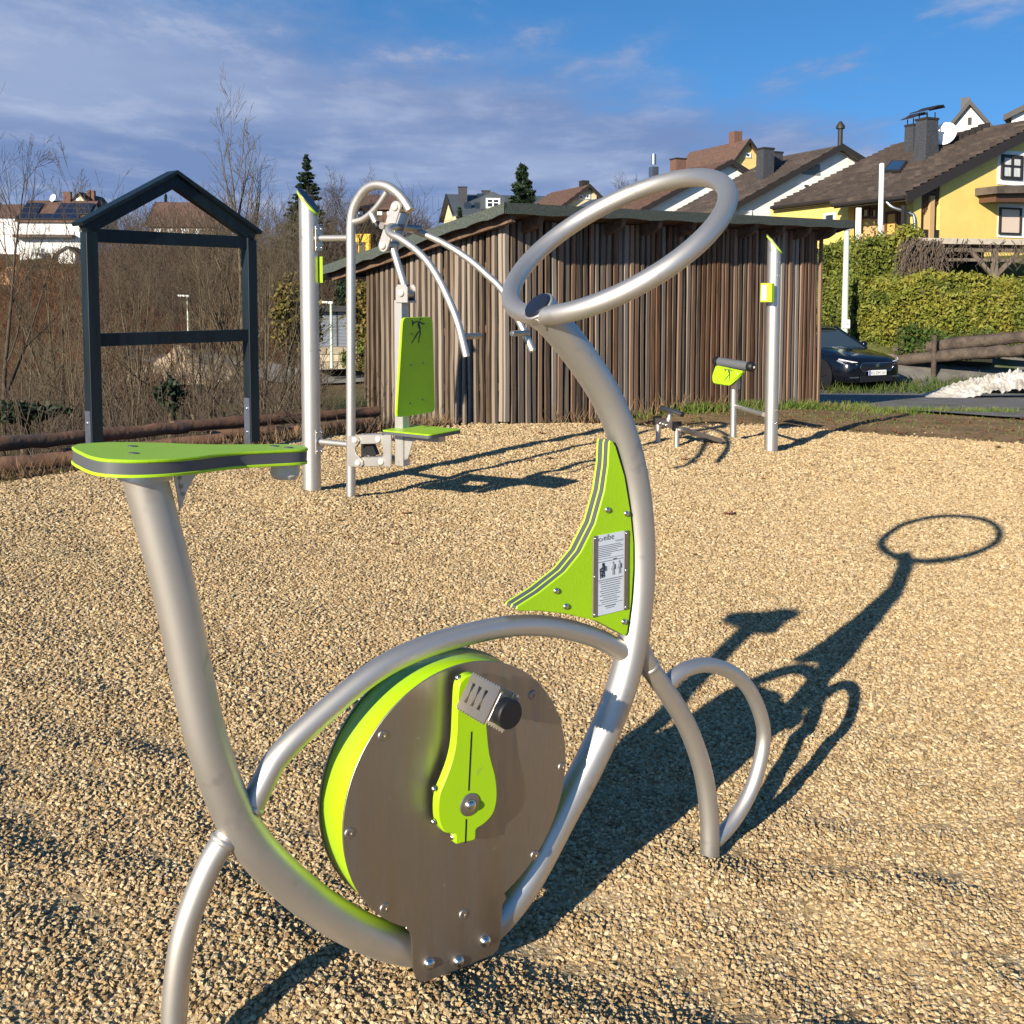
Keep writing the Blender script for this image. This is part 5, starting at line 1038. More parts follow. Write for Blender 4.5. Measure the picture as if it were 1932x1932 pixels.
# ================================================================== cars
carpaint = pbr('navy_black_car_paint', (.003, .004, .008), rough=.2, coat=.5, spec=.4); whitecar = pbr('white_car_paint', (.75, .75, .74), rough=.25, coat=.6)
chrome = pbr('satin_chrome', (.6, .6, .62), rough=.2, metal=1); lampm = pbr('headlamp_glass', (.42, .47, .55), (.12, .14, .17), rough=.1, scale=30, spec=.8); platem = pbr('number_plate', (.78, .78, .76), rough=.4); blue_ = pbr('plate_blue', (.02, .08, .45), rough=.4)
screen = pbr('windscreen_glass', (.035, .05, .055), rough=.05, spec=1.0)
def make_car(name, label, pos, fwd, paint, detail=True, plate='KU DM 141'):
    fw = unit(V(fwd[0], fwd[1], 0)); lf = V(-fw[1], fw[0], 0); pos = np.asarray(pos, float)
    c = thing(name, label, 'car', pos)
    def W(x, y, z): return pos + fw * x + lf * y + ZUP * z
    st = [(2.16, .55, .30, .58), (2.14, .70, .24, .66), (2.05, .80, .21, .72), (1.85, .865, .20, .78), (1.5, .89, .20, .85), (1.0, .90, .20, .93), (.4, .90, .20, .95), (-.6, .90, .20, .97), (-1.4, .90, .21, 1.0), (-1.9, .87, .25, 1.0), (-2.08, .80, .32, .92), (-2.14, .6, .4, .8)]
    vs = []; n = 15
    for x, w, lo, tp in st:
        half = [(w * .86, lo), (w * .97, lo + .07), (w, lo + .2), (w * .985, (lo + tp) / 2 + .06), (w * .97, tp - .1), (w * .90, tp - .015), (w * .55, tp + .035)]
        sec = half + [(0, tp + .045)] + [(-a, b) for a, b in half[::-1]]
        cv = .10 * max(0, x - 1.7)
        vs += [W(x - cv * (abs(a) / max(w, .01)) ** 2, a, b) for a, b in sec]
    m = len(st); fs = [(i * n + j, i * n + j + 1, (i + 1) * n + j + 1, (i + 1) * n + j) for i in range(m - 1) for j in range(n - 1)] + [(i * n + n - 1, i * n, (i + 1) * n, (i + 1) * n + n - 1) for i in range(m - 1)] + [tuple(range(n)), tuple(range((m - 1) * n, m * n))[::-1]]
    MB().add(vs, fs).build('body', paint, c, 50)
    def gh(x, w, z): return [W(x, -w, z), W(x, w, z)]
    # cabin: glass house, roof skin, pillars
    A_, B2, C_, D_ = (1.02, .76, .93), (.18, .58, 1.40), (-1.25, .56, 1.40), (-1.98, .70, 1.0)
    gl_ = MB().add([W(*A_[:1], s * A_[1], A_[2]) for s in (-1, 1)] + [W(B2[0], s * B2[1], B2[2]) for s in (-1, 1)] + [W(C_[0], s * C_[1], C_[2]) for s in (-1, 1)] + [W(D_[0], s * D_[1], D_[2]) for s in (-1, 1)], [(0, 1, 3, 2), (2, 3, 5, 4), (4, 5, 7, 6), (0, 2, 4, 6), (1, 7, 5, 3), (0, 6, 7, 1)])
    gl_.build('cabin_glass', screen, c)
    rv = []
    for x, w, z in ((.32, .50, 1.365), (.16, .585, 1.41), (-.3, .60, 1.445), (-.9, .60, 1.44), (-1.3, .575, 1.405)):
        rv += [W(x, -w, z), W(x, -w * .6, z + .02), W(x, 0, z + .03), W(x, w * .6, z + .02), W(x, w, z)]
    MB().add(rv, [(i * 5 + j, i * 5 + j + 1, i * 5 + 6 + j, i * 5 + 5 + j) for i in range(4) for j in range(4)]).build('roof', paint, c, 60)
    for s in (-1, 1):
        for P1, P2, r in ((A_, B2, .035), (D_, C_, .05), ((-.35, .70, .96), (-.3, .60, 1.40), .035)): MB().tube([W(P1[0], s * (P1[1] + .015), P1[2]), W(P2[0], s * (P2[1] + .012), P2[2])], r, 8).build('pillar', paint, c, 60)
        MB().tube([W(B2[0], s * (B2[1] + .01), B2[2] + .004), W(C_[0], s * (C_[1] + .01), C_[2] + .004)], .03, 8).build('roof_rail', paint, c, 60)
        mr_ = MB().lathe([(.03, -.09), (.075, -.06), (.085, 0), (.07, .06), (.02, .09)], W(.72, s * .97, 1.0), fw, 12).build('mirror', paint, c, 60)
        for x in (1.32, -1.3):
            MB().lathe([(.385, -.0), (.385, .012), (.36, .014)], W(x, s * .893, .335), lf * s, 28).build('wheel_arch', rubber, c, 40)
            wh_ = MB().lathe([(.20, -.2), (.31, -.2), (.325, -.17), (.325, -.03), (.31, 0), (.225, .004), (.22, -.02)], W(x, s * .915, .325), lf * s, 28).build('wheel', rubber, c, 40)
            sp = MB().lathe([(.22, -.05), (.22, -.03), (.2, -.028), (.05, -.028)], W(x, s * .915, .325), lf * s, 24)
            for k in range(5):
                a = k * 2 * math.pi / 5 + .3; d = fw * math.cos(a) + ZUP * math.sin(a); sp.box(W(x, s * .915, .325) + d * .11, .2, .05, .03, (d, unit(np.cross(lf, d)), lf))
            sp.build('rim', pbr('alloy_rim', (.10, .10, .105), rough=.3, metal=.9) if 'alloy_rim' not in MATS else MATS['alloy_rim'], wh_, 40)
    if not detail: return c
    xf = 2.165
    g = [(-.50, .56), (-.42, .47), (.42, .47), (.50, .56), (.44, .655), (-.44, .655)]
    gr = MB().add([W(xf - .02 + .012 - .12 * abs(a) ** 2 * .6, a, b) for a, b in g], [tuple(range(6))]).build('grille', rubber, c)
    MB().tube([W(xf - .12 * abs(a) ** 2 * .6, a, b) for a, b in g + g[:1]], .012, 6).build('grille_surround', chrome, gr, 60)
    MB().box(W(xf + .005, 0, .60), .012, .10, .085, (fw, lf, ZUP)).build('badge', chrome, gr)
    pl_ = MB().box(W(xf + .014, 0, .435), .012, .52, .115, (fw, lf, ZUP)).build('number_plate', platem, c)
    MB().box(W(xf + .0206, -.237, .435), .002, .045, .113, (fw, lf, ZUP)).build('plate_band', blue_, pl_)
    tx = MB(); put_text(tx, plate, .1, W(xf + .0212, -.195, .395), lf, ZUP, width=.42); tx.build('plate_lettering', ink, pl_)['kind'] = 'stuff'
    for s in (-1, 1):
        hl = [(2.075, .50, .665), (2.02, .74, .705), (1.86, .875, .745), (1.80, .885, .70), (1.98, .80, .625), (2.10, .56, .615)]
        MB().add([W(x + .022, s * (y + .006), z) for x, y, z in hl], [tuple(range(6))]).build('headlight', lampm, c)
        MB().tube([W(x + .026, s * (y + .008), z) for x, y, z in hl[:3]], .012, 6).build('daytime_light', white, c, 60)
        MB().box(W(2.10, s * .62, .335), .05, .24, .03, (fw, lf, ZUP)).build('fog_light_trim', chrome, c)
    MB().box(W(2.145, 0, .30), .02, .95, .13, (fw, lf, ZUP)).build('lower_intake', rubber, c)
    # seats and wheel behind the windscreen are hinted by pale shapes under the glass
    return c
cp = at(1656, 697, 23.2); cfw = unit(V(.42, -.9, 0))
cpos_ = cp - cfw * 2.18; cz0 = G1(cpos_[0], cpos_[1]) + .03
make_car('parked_car', 'black hatchback parked behind the shed with its nose towards the drive', (cpos_[0], cpos_[1], at(1583, 733, 24.0)[2]), cfw, carpaint)
p = at(505, 618, 72); make_car('parked_car', 'small white car parked far off beside the valley road', (p[0], p[1], p[2] - .3), (.95, .2), whitecar, False)

# ================================================================== street furniture
lampost = pbr('pale_green_post', (.50, .58, .46), rough=.5)
def street_lamp(label, base, top, head=True, r=.06, plate=None):
    t = thing('street_lamp', label, 'street lamp', base)
    MB().tube([base, base + (top - base) * .3, top], [r * 1.15, r, r * .8], 12).build('pole', lampost, t, 40)
    if head:
        hd = MB().prism(rounded([(-.62, -.03), (.1, -.08), (.12, .04), (-.58, .08)], .04, 3), top + V(0, -.12, .06), V(1, 0, 0), ZUP, V(0, 1, 0), .24, .03).build('lamp_head', white, t, 40)
    if plate:
        b = MB().box(base + ZUP * plate[1] + V(0, -r - .02, 0), .2, .015, .22).build('number_tag', white, t); m = MB(); put_text(m, plate[0], .1, base + ZUP * (plate[1] - .04) + V(-.07, -r - .029, 0), V(1, 0, 0), ZUP, width=.14); m.build('tag_number', ink, b)
    return t
a = at(1593, 640, 26.5); b = at(1599, 434, 26.5); b[0] = a[0]; b[1] = a[1]; a[2] = G1(a[0], a[1]) - .05
street_lamp('pale green lamp post rising behind the parked black car', a, b, True, .085, ('24', at(1593, 611, 26.5)[2] - a[2]))
a = at(626, 694, 50); b = at(627, 573, 50); b[:2] = a[:2]; street_lamp('white street lamp before the grey garage down in the valley', a, b, True, .075)
a = at(355, 630, 62); b = at(354, 560, 62); b[:2] = a[:2]; street_lamp('distant street lamp among the bare trees in the notice frame', a, b, True, .05)
fp = at(1660, 468, 31); ft = at(1660, 312, 31)
fl_ = thing('flagpole', 'bare white flagpole in front of the yellow house porch', 'flagpole', (fp[0], fp[1], fp[2] - .4))
MB().tube([V(fp[0], fp[1], fp[2] - .5), V(fp[0], fp[1], ft[2])], .075, 14).build('pole', white, fl_, 40); MB().lathe([(.078, 0), (.078, .04), (.03, .07)], V(fp[0], fp[1], ft[2]), ZUP, 12).build('pole_cap', white, fl_, 40)

# ================================================================== log edging, drive side
sleeper = pbr('old_log', (.10, .075, .055), (.045, .033, .026), rough=.9, scale=5, stretch=(1, 1, 1), bump=1, bscale=14, bdist=.03, rand=.2)
le = thing('log_retaining_edge', 'low retaining edge of two weathered logs below the hedge', 'log edging', at(1760, 668, 25.5))
def logtube(a, b, r, k=14, n=12, seed=0):
    q = random.Random(seed); pts = [a + (b - a) * i / k + V(q.gauss(0, r * .06), q.gauss(0, r * .06), q.gauss(0, r * .06)) for i in range(k + 1)]; return MB().tube(pts, [r * q.uniform(.93, 1.07) for _ in range(k + 1)], n)
logtube(at(1690, 661, 26.3), at(2010, 627, 23.5), .15, seed=1).build('log', sleeper, le, 50); logtube(at(1690, 679, 26.0), at(2010, 652, 23.2), .14, seed=2).build('log', sleeper, le, 50)
q = at(1757, 632, 25.4); MB().tube([V(q[0], q[1] - .2, q[2] - 1.1), V(q[0], q[1] - .2, q[2])], .065, 8).build('stake', sleeper, le, 50)
# crumpled fleece heap beside the drive
fleece = pbr('dirty_white_fleece', (.52, .50, .47), (.30, .27, .23), rough=.85, scale=3, detail=6, bump=.5, bscale=12, bdist=.05)
hc = at(1895, 716, 19.5); zb = G1(hc[0], hc[1])
hv, hf = grid_mesh(*np.meshgrid(np.linspace(-1.5, 1.7, 150), np.linspace(-.55, .8, 80)), np.zeros((80, 150)))
rr2 = np.sqrt((hv[:, 0] / 1.55) ** 2 + (hv[:, 1] / .75) ** 2); prof = np.clip(1 - rr2 ** 2, 0, 1) * (.30 + .18 * sstep(hv[:, 0], -.8, 1.2))
fold = sum(np.abs(np.sin(hv[:, 0] * a_ + hv[:, 1] * b_ + c_)) for a_, b_, c_ in ((7, 3, 0), (-5, 9, 1), (11, -6, 2), (3, 14, 4), (17, 8, 3), (-13, 15, 5), (29, 17, 1), (-23, 31, 2))) / 8
hv[:, 2] = prof * (.15 + 1.5 * fold) + .01; hv[:, 0] += .06 * np.sin(hv[:, 1] * 13); keep = rr2 < 1.02
hf = hf[keep[hf].all(1)]
hp = thing('fleece_heap', 'crumpled heap of dirty white fleece beside the drive', 'heap', (hc[0], hc[1], zb))
me = bpy.data.meshes.new('fleece'); me.from_pydata((hv + V(0, 0, .03)).tolist(), [], hf.tolist()); me.shade_smooth(); me.materials.append(fleece)
place(me, 'fleece', hp, V(hc[0], hc[1], zb))

# ================================================================== pergola with bare vine
pgw = pbr('grey_pergola_timber', (.20, .16, .12), (.12, .095, .07), rough=.85, scale=6, bump=.4, bscale=20, bdist=.01); pale = pbr('pale_deck_edge', (.50, .44, .36), (.36, .31, .25), rough=.8, scale=5)
GPl = Plane(at(1735, 490, 29.5) * V(1, 1, 0), unit(V(.97, .24, 0))); pn = GPl.n; pex = GPl.ex
pz1 = GPl.uv(1740, 455)[1]; gz0 = G1(*GPl.P(0, 0)[:2])
pg = thing('pergola', 'dark timber pergola overgrown with bare vines below the yellow gable', 'pergola', GPl.P(2, 0) + ZUP * (pz1 - 1.3))
uA, uB = GPl.uv(1722, 455)[0], GPl.uv(1990, 455)[0]
MB().box(GPl.P((uA + uB) / 2, pz1 - .02, -1.5), uB - uA, 3.4, .10, (pex, pn, ZUP)).build('deck', pgw, pg)
MB().box(GPl.P((uA + uB) / 2, pz1 + .0, .22), uB - uA, .05, .16, (pex, pn, ZUP)).build('deck_edge', pale, pg)
for z in (pz1 - .22, pz1 - .52): MB().box(GPl.P((uA + uB) / 2, z, 0), uB - uA, .09, .09 if z < pz1 - .3 else .14, (pex, pn, ZUP)).build('crossbeam', pgw, pg)
MB().box(GPl.P((uA + uB) / 2, pz1 - 1.3, -3.1), uB - uA, .1, 2.6, (pex, pn, ZUP)).build('rear_shade_sheet', black, pg)  # added black sheet, its colour stands for the shade under the deck
MB().box(GPl.P(uA + .05, pz1 - 1.3, -1.6), .1, 3.0, 2.6, (pex, pn, ZUP)).build('side_shade_sheet', black, pg)  # likewise an added black sheet that darkens the side
for x in (1739, 1876, 1990):
    u = GPl.uv(x, 480)[0]; MB().box(GPl.P(u, pz1 - 1.3, .02), .14, .14, 2.5, (pex, pn, ZUP)).build('pergola_post', pgw, pg)
    for s in (-1, 1):
        if (x == 1739 and s < 0): continue
        a, b = GPl.P(u + s * .08, pz1 - .95, .02), GPl.P(u + s * .85, pz1 - .25, .02); d = unit(b - a); MB().box((a + b) / 2, np.linalg.norm(b - a), .08, .11, (d, pn, unit(np.cross(d, pn)))).build('brace', pgw, pg)
vm = pbr('vine_bark', (.13, .095, .07), (.08, .06, .045), rough=.9, scale=12)
def strands(n, u0, u1, z0f, z1f, sd, w0=.08, w1=.4, rr=.012, cluster=None):
    q = random.Random(sd); mb = MB()
    for i in range(n):
        u = q.uniform(u0, u1) if cluster is None else q.gauss(cluster, (u1 - u0) / 4); z = z0f + q.uniform(-.1, .15); w = q.uniform(w0, w1); pts = []; L = q.uniform(.4, 1) * (z0f - z1f); k = 6; du = q.gauss(0, .25)
        for j in range(k + 1): pts.append(GPl.P(u + du * (j / k) + q.gauss(0, .05), z - L * j / k + q.gauss(0, .03), w + q.gauss(0, .03)))
        mb.tube(pts, [rr * q.uniform(.6, 1.2) * (1 - .5 * j / k) for j in range(k + 1)], 4, caps=False)
    return mb
vn = thing('bare_vine', 'leafless climbing vine hanging from the pergola in a tangled curtain', 'vine', GPl.P(uA, 0) + ZUP * (pz1 - 1.4))
o = strands(210, uA - .5, uA + .6, pz1 - .08, pz1 - 1.5, 5, .1, .6, .014).build('stems', vm, vn, fix=False); o['kind'] = 'stuff'
o = strands(80, uA + .4, uB, pz1 - .08, pz1 - .9, 6, .06, .35, .011).build('runners', vm, vn, fix=False); o['kind'] = 'stuff'

# ================================================================== down in the valley
corr = pbr('ribbed_grey_metal', (.33, .36, .41), (.28, .31, .36), rough=.55, scale=2); dk = pbr('dark_flat_roof', (.05, .052, .056), rough=.8)
GA = Plane(at(600, 655, 57) * V(1, 1, 0), unit(V(.93, .36, 0)))
ga = thing('garage', 'ribbed grey metal garage with flat roof beyond the valley road', 'garage', GA.P(1.5, GA.uv(600, 655)[1]))
u0, zb = GA.uv(596, 657); u1, zt = GA.uv(690, 588); zt = GA.uv(610, 587)[1]
MB().box(GA.P((u0 + u1) / 2, (zb + zt) / 2 - .6, -3), u1 - u0, 6, zt - zb + 1.2, (GA.ex, GA.n, ZUP)).build('wall', corr, ga)
nrib = 26
rib_me = MB().box((0, 0, 0), u1 - u0, .05, (zt - zb) / nrib * .55).mesh('rib'); rib_me.materials.append(corr); rrot = (0, 0, math.atan2(GA.ex[1], GA.ex[0]))
for k in range(nrib): place(rib_me, 'rib', ga, GA.P((u0 + u1) / 2, zb + (zt - zb) * (k + .5) / nrib, .02), rrot)
MB().box(GA.P((u0 + u1) / 2, zt + .12, -2.9), u1 - u0 + .5, 6.6, .28, (GA.ex, GA.n, ZUP)).build('flat_roof', dk, ga)
for u in (.42, .72): MB().box(GA.P(u0 + (u1 - u0) * u, (zt + zb) / 2, .03), .07, .06, zt - zb, (GA.ex, GA.n, ZUP)).build('door_joint', dk, ga)
stonem = pbr('pale_sandstone', (.48, .41, .30), (.34, .28, .20), rough=.9, scale=4, rand=.25, bump=.6, bscale=12, bdist=.03)
RWp = Plane(at(600, 690, 54.5) * V(1, 1, 0), unit(V(.96, .28, 0)))
rw = thing('retaining_wall', 'pale stone block wall with hanging shrubs beside the valley road', 'wall', RWp.P(2, RWp.uv(600, 697)[1]))
uu0, zz0 = RWp.uv(590, 697); uu1, _z = RWp.uv(712, 697); zz1 = RWp.uv(610, 655)[1]
MB().box(RWp.P((uu0 + uu1) / 2, (zz0 + zz1) / 2, -.5), uu1 - uu0, .8, zz1 - zz0, (RWp.ex, RWp.n, ZUP)).build('backing', pbr('mortar', (.22, .19, .15), rough=.95), rw)
nr = 3; hh = (zz1 - zz0) / nr; blk = [MB().box((0, 0, 0), L, .25, hh * .92).mesh('stone_block') for L in (.7, .5, .85)]
for m_ in blk: m_.materials.append(stonem)
for r_ in range(nr):
    u = uu0 + rnd.uniform(0, .3)
    while u < uu1:
        k = rnd.randrange(3); L = (.7, .5, .85)[k]; place(blk[k], 'stone_block', rw, RWp.P(u + L / 2, zz0 + hh * (r_ + .5), -.06 + rnd.uniform(-.03, .03)), (0, 0, math.atan2(RWp.ex[1], RWp.ex[0]))); u += L + .04
sand = pbr('beige_rubble', (.46, .36, .24), (.34, .25, .16), rough=.95, scale=2, detail=7, bump=1, bscale=4, bdist=.2)
def mound(name, label, c, rx, ry, h, mat, cat, seed=1):
    v, f = grid_mesh(*np.meshgrid(np.linspace(-1, 1, 40), np.linspace(-1, 1, 30)), np.zeros((30, 40))); q = np.random.RandomState(seed); r = np.hypot(v[:, 0], v[:, 1]); z = h * np.clip(1 - r, 0, 1) ** .8 * (1 + .25 * np.sin(v[:, 0] * 7 + seed) * np.cos(v[:, 1] * 5)) + q.normal(0, h * .04, len(v)) * (r < 1)
    X, Y = c[0] + v[:, 0] * rx, c[1] + v[:, 1] * ry; me = bpy.data.meshes.new(name); me.from_pydata(np.c_[X - c[0], Y - c[1], G(X, Y) + z - .1 - c[2]].tolist(), [], f.tolist()); me.shade_smooth(); me.materials.append(mat); o = bpy.data.objects.new(name, me); COL.objects.link(o); o.location = c; return tag(o, label, cat)
p = at(335, 700, 57); mound('rubble_heap', 'long beige heap of rubble in the valley seen through the notice frame', (p[0], p[1], G1(p[0], p[1])), 3.6, 4, 1.5, sand, 'heap')
p = at(40, 510, 100); mound('soil_heap', 'orange brown bank of bare soil below the solar panel house', (p[0], p[1], G1(p[0], p[1])), 6, 3, 1.6, pbr('orange_soil', (.40, .24, .13), (.28, .16, .09), rough=.95, scale=1), 'heap', 3)
p = at(680, 478, 72); yc = thing('yellow_container', 'yellow skip container among twigs left of the shed roof', 'container', p - ZUP * 1)
MB().box(p + ZUP * .2, 1.6, 1.6, 2.2).build('body', pbr('machine_yellow', (.70, .42, .02), rough=.5), yc); MB().box(p + V(0, -.82, .1), .9, .04, 1.3).build('door', pbr('dark_door', (.08, .06, .03), rough=.5), yc)
for s in (-1, 0, 1): MB().box(p + V(s * .7, -.83, .2), .08, .06, 2.1).build('rib', MATS['machine_yellow'], yc)

# ================================================================== peeled logs along the gravel edge
bark = pbr('peeled_log', (.24, .125, .07), (.12, .065, .04), rough=.75, scale=4, detail=7, bump=.7, bscale=18, bdist=.012, rand=.25, col3=(.10, .075, .06), scale3=2.2, lo3=.55, hi3=.66)
for i, (a, b, r, lab) in enumerate((((-80, 846, 6.75), (352, 806, 8.25), .075, 'long grey brown log lying highest at the left gravel edge'), ((325, 806, 8.4), (712, 776, 10.1), .078, 'straight red brown log running behind the notice frame to the shed'),
        ((-60, 884, 6.6), (170, 862, 7.1), .085, 'short peeled log low at the far left gravel edge'), ((120, 858, 7.4), (420, 828, 8.2), .07, 'peeled log under the green bike seat behind the gravel'), ((400, 822, 8.5), (690, 797, 9.6), .06, 'thin lower log between notice frame and shoulder press post'), ((560, 812, 8.8), (706, 798, 9.5), .07, 'stubby log end beside the shed corner'))):
    a, b = at(*a), at(*b); o = logtube(V(0, 0, 0), b - a, r * .66, 18, 14, 20 + i).build('log', bark, None, 50); o.location = a; tag(o, lab, 'log', 'peeled logs along the gravel edge'); ORG[o] = a

# ================================================================== plants
def tube_arrays(P, R, sides=3):                   # P (n, k, 3) centre lines, R (n, k) radii
    n, k, _ = P.shape; T = np.gradient(P, axis=1); T /= np.linalg.norm(T, axis=2, keepdims=True) + 1e-9
    ref = np.where(np.abs(T[:, :1, 2:3]) < .9, V(0, 0, 1)[None, None], V(1, 0, 0)[None, None]); A = np.cross(T, np.broadcast_to(ref, T.shape)); A /= np.linalg.norm(A, axis=2, keepdims=True) + 1e-9; B = np.cross(T, A)
    th = np.arange(sides) * 2 * math.pi / sides
    Vv = P[:, :, None] + R[:, :, None, None] * (np.cos(th)[None, None, :, None] * A[:, :, None] + np.sin(th)[None, None, :, None] * B[:, :, None])
    i = np.arange(n)[:, None, None] * k * sides; j = np.arange(k - 1)[None, :, None] * sides; s = np.arange(sides)[None, None]; s2 = (s + 1) % sides
    Fq = np.stack([i + j + s, i + j + s2, i + j + sides + s2, i + j + sides + s], -1).reshape(-1, 4)
    return Vv.reshape(-1, 3), Fq
def np_mesh(name, v, f, mat, smooth=True):
    me = bpy.data.meshes.new(name); me.vertices.add(len(v)); me.vertices.foreach_set('co', np.asarray(v, 'f').ravel())
    q = f.shape[1]; me.loops.add(f.size); me.loops.foreach_set('vertex_index', f.ravel().astype('i')); me.polygons.add(len(f)); me.polygons.foreach_set('loop_start', np.arange(0, f.size, q, dtype='i'))
    me.update(calc_edges=True)
    if smooth: me.shade_smooth()
    me.materials.append(mat); return me
def stems(P0, D, L, rng, k=5, wander=.12, up=.0):
    n = len(P0); P = np.zeros((n, k, 3)); P[:, 0] = P0; d = D / (np.linalg.norm(D, axis=1, keepdims=True) + 1e-9)
    for j in range(1, k):
        d = d + rng.normal(0, wander, (n, 3)) + V(0, 0, up)[None]; d /= np.linalg.norm(d, axis=1, keepdims=True); P[:, j] = P[:, j - 1] + d * (L / (k - 1))[:, None]
    return P
def grow(P, R, L, m, ang, ratio, rng, t0=.25, t1=1.0, k=4, wander=.12, up=.06, rr=.55):
    n, kk, _ = P.shape; idx = np.repeat(np.arange(n), m); t = rng.uniform(t0, t1, len(idx)); x = t * (kk - 1); i0 = np.clip(x.astype(int), 0, kk - 2); f = (x - i0)[:, None]
    p = P[idx, i0] * (1 - f) + P[idx, i0 + 1] * f; T = P[idx, i0 + 1] - P[idx, i0]; T /= np.linalg.norm(T, axis=1, keepdims=True) + 1e-9
    rv = rng.normal(0, 1, (len(idx), 3)); rv -= T * (rv * T).sum(1, keepdims=True); rv /= np.linalg.norm(rv, axis=1, keepdims=True) + 1e-9
    a = rng.normal(ang, .16, len(idx))[:, None]; D = T * np.cos(a) + rv * np.sin(a); D[:, 2] += up
    Lc = L[idx] * ratio * (1.15 - .6 * t) * rng.uniform(.6, 1.25, len(idx)); rc = (R[idx, i0] * (1 - f[:, 0]) + R[idx, i0 + 1] * f[:, 0]) * rr
    Pc = stems(p, D, Lc, rng, k, wander, up); Rc = rc[:, None] * np.linspace(1, .35, k)[None]; return Pc, Rc, Lc
def bare_tree_meshes(seed, H, r0, plan, mat, lean=.04, k0=9, trunks=1, spread=.0):
    rng = np.random.RandomState(seed); D = np.c_[rng.normal(0, lean + spread, (trunks, 2)), np.ones(trunks)]; P = stems(np.c_[rng.normal(0, r0 * (trunks > 1) * 2, (trunks, 2)), np.full(trunks, -.3)], D, np.full(trunks, H) * rng.uniform(.8, 1, trunks), rng, k0, .045, .02)
    R = r0 * np.linspace(1, .12, k0)[None] * rng.uniform(.7, 1, (trunks, 1)); L = np.full(trunks, H)
    tv, tf = tube_arrays(P, R, 8); tm_ = np_mesh('trunk', tv, tf, mat); vs, fs, off = [], [], 0
    for (m, ang, ratio, t0, kk, sides, up, rr) in plan:
        P, R, L = grow(P, R, L, m, ang, ratio, rng, t0, 1.0, kk, .10, up, rr); R = np.maximum(R, .0042 * H / 8); v, f = tube_arrays(P, R, sides); vs.append(v); fs.append(f + off); off += len(v)
    cm_ = np_mesh('crown', np.vstack(vs), np.vstack(fs), mat); return tm_, cm_
tw = pbr('grey_brown_bark', (.10, .078, .058), (.06, .046, .034), rough=.9, scale=8, spec=.15); tw2 = pbr('olive_grey_bark', (.14, .115, .075), (.08, .062, .04), rough=.9, scale=6, spec=.15); tw3 = pbr('reddish_twigs', (.14, .066, .038), (.08, .042, .026), rough=.9, scale=6, spec=.1)
TT = {'tall': bare_tree_meshes(1, 10, .14, [(26, .42, .34, .18, 6, 4, .12, .5), (6, .5, .5, .2, 4, 3, .07, .6), (4, .6, .5, .2, 4, 3, .04, .6)], tw2),
      'slim': bare_tree_meshes(2, 8, .06, [(12, .6, .36, .3, 6, 4, .12, .5), (5, .6, .5, .25, 4, 3, .07, .6), (3, .6, .5, .2, 3, 3, .03, .6)], tw),
      'bushy': bare_tree_meshes(3, 7, .085, [(7, .5, .55, .1, 6, 4, .12, .6), (7, .6, .5, .2, 5, 3, .08, .55), (5, .65, .5, .2, 4, 3, .05, .55)], tw2, trunks=4, spread=.22),
      'round': bare_tree_meshes(4, 9, .22, [(12, .75, .58, .22, 6, 4, .08, .6), (10, .7, .5, .25, 4, 3, .05, .55), (9, .7, .5, .2, 3, 3, .02, .6), (3, .6, .5, .2, 3, 3, 0, .6)], tw),
      'spread': bare_tree_meshes(5, 9, .14, [(14, .85, .5, .2, 7, 4, .16, .5), (7, .65, .5, .2, 5, 3, .08, .55), (5, .65, .5, .2, 3, 3, .03, .6)], tw),
      'pole': bare_tree_meshes(6, 7, .04, [(8, .5, .3, .45, 5, 3, .1, .5), (4, .6, .5, .2, 3, 3, .05, .6)], tw2, trunks=3, spread=.05)}
TH = {'tall': 10.9, 'slim': 8.4, 'bushy': 8.6, 'round': 12.6, 'spread': 10, 'pole': 7.4}
def plant_tree(kind, px, Y, ytop, label, wide=1.0, rot=None, group='bare trees on the slope', name='bare_tree', xoff=0):
    b = at(px, 700, Y); z = G1(b[0], b[1]); H = max(1.5, at(px, ytop, Y)[2] - z); s = H / (TH[kind] * .97)
    t = thing(name, label, 'tree', (b[0], b[1], z), group); t.rotation_euler = (0, 0, rnd.uniform(0, 6.28) if rot is None else rot); t.scale = (s * wide, s * wide, s)
    for me, nm in zip(TT[kind], ('trunk', 'crown')): o = bpy.data.objects.new(nm, me); COL.objects.link(o); o.parent = t
    return t
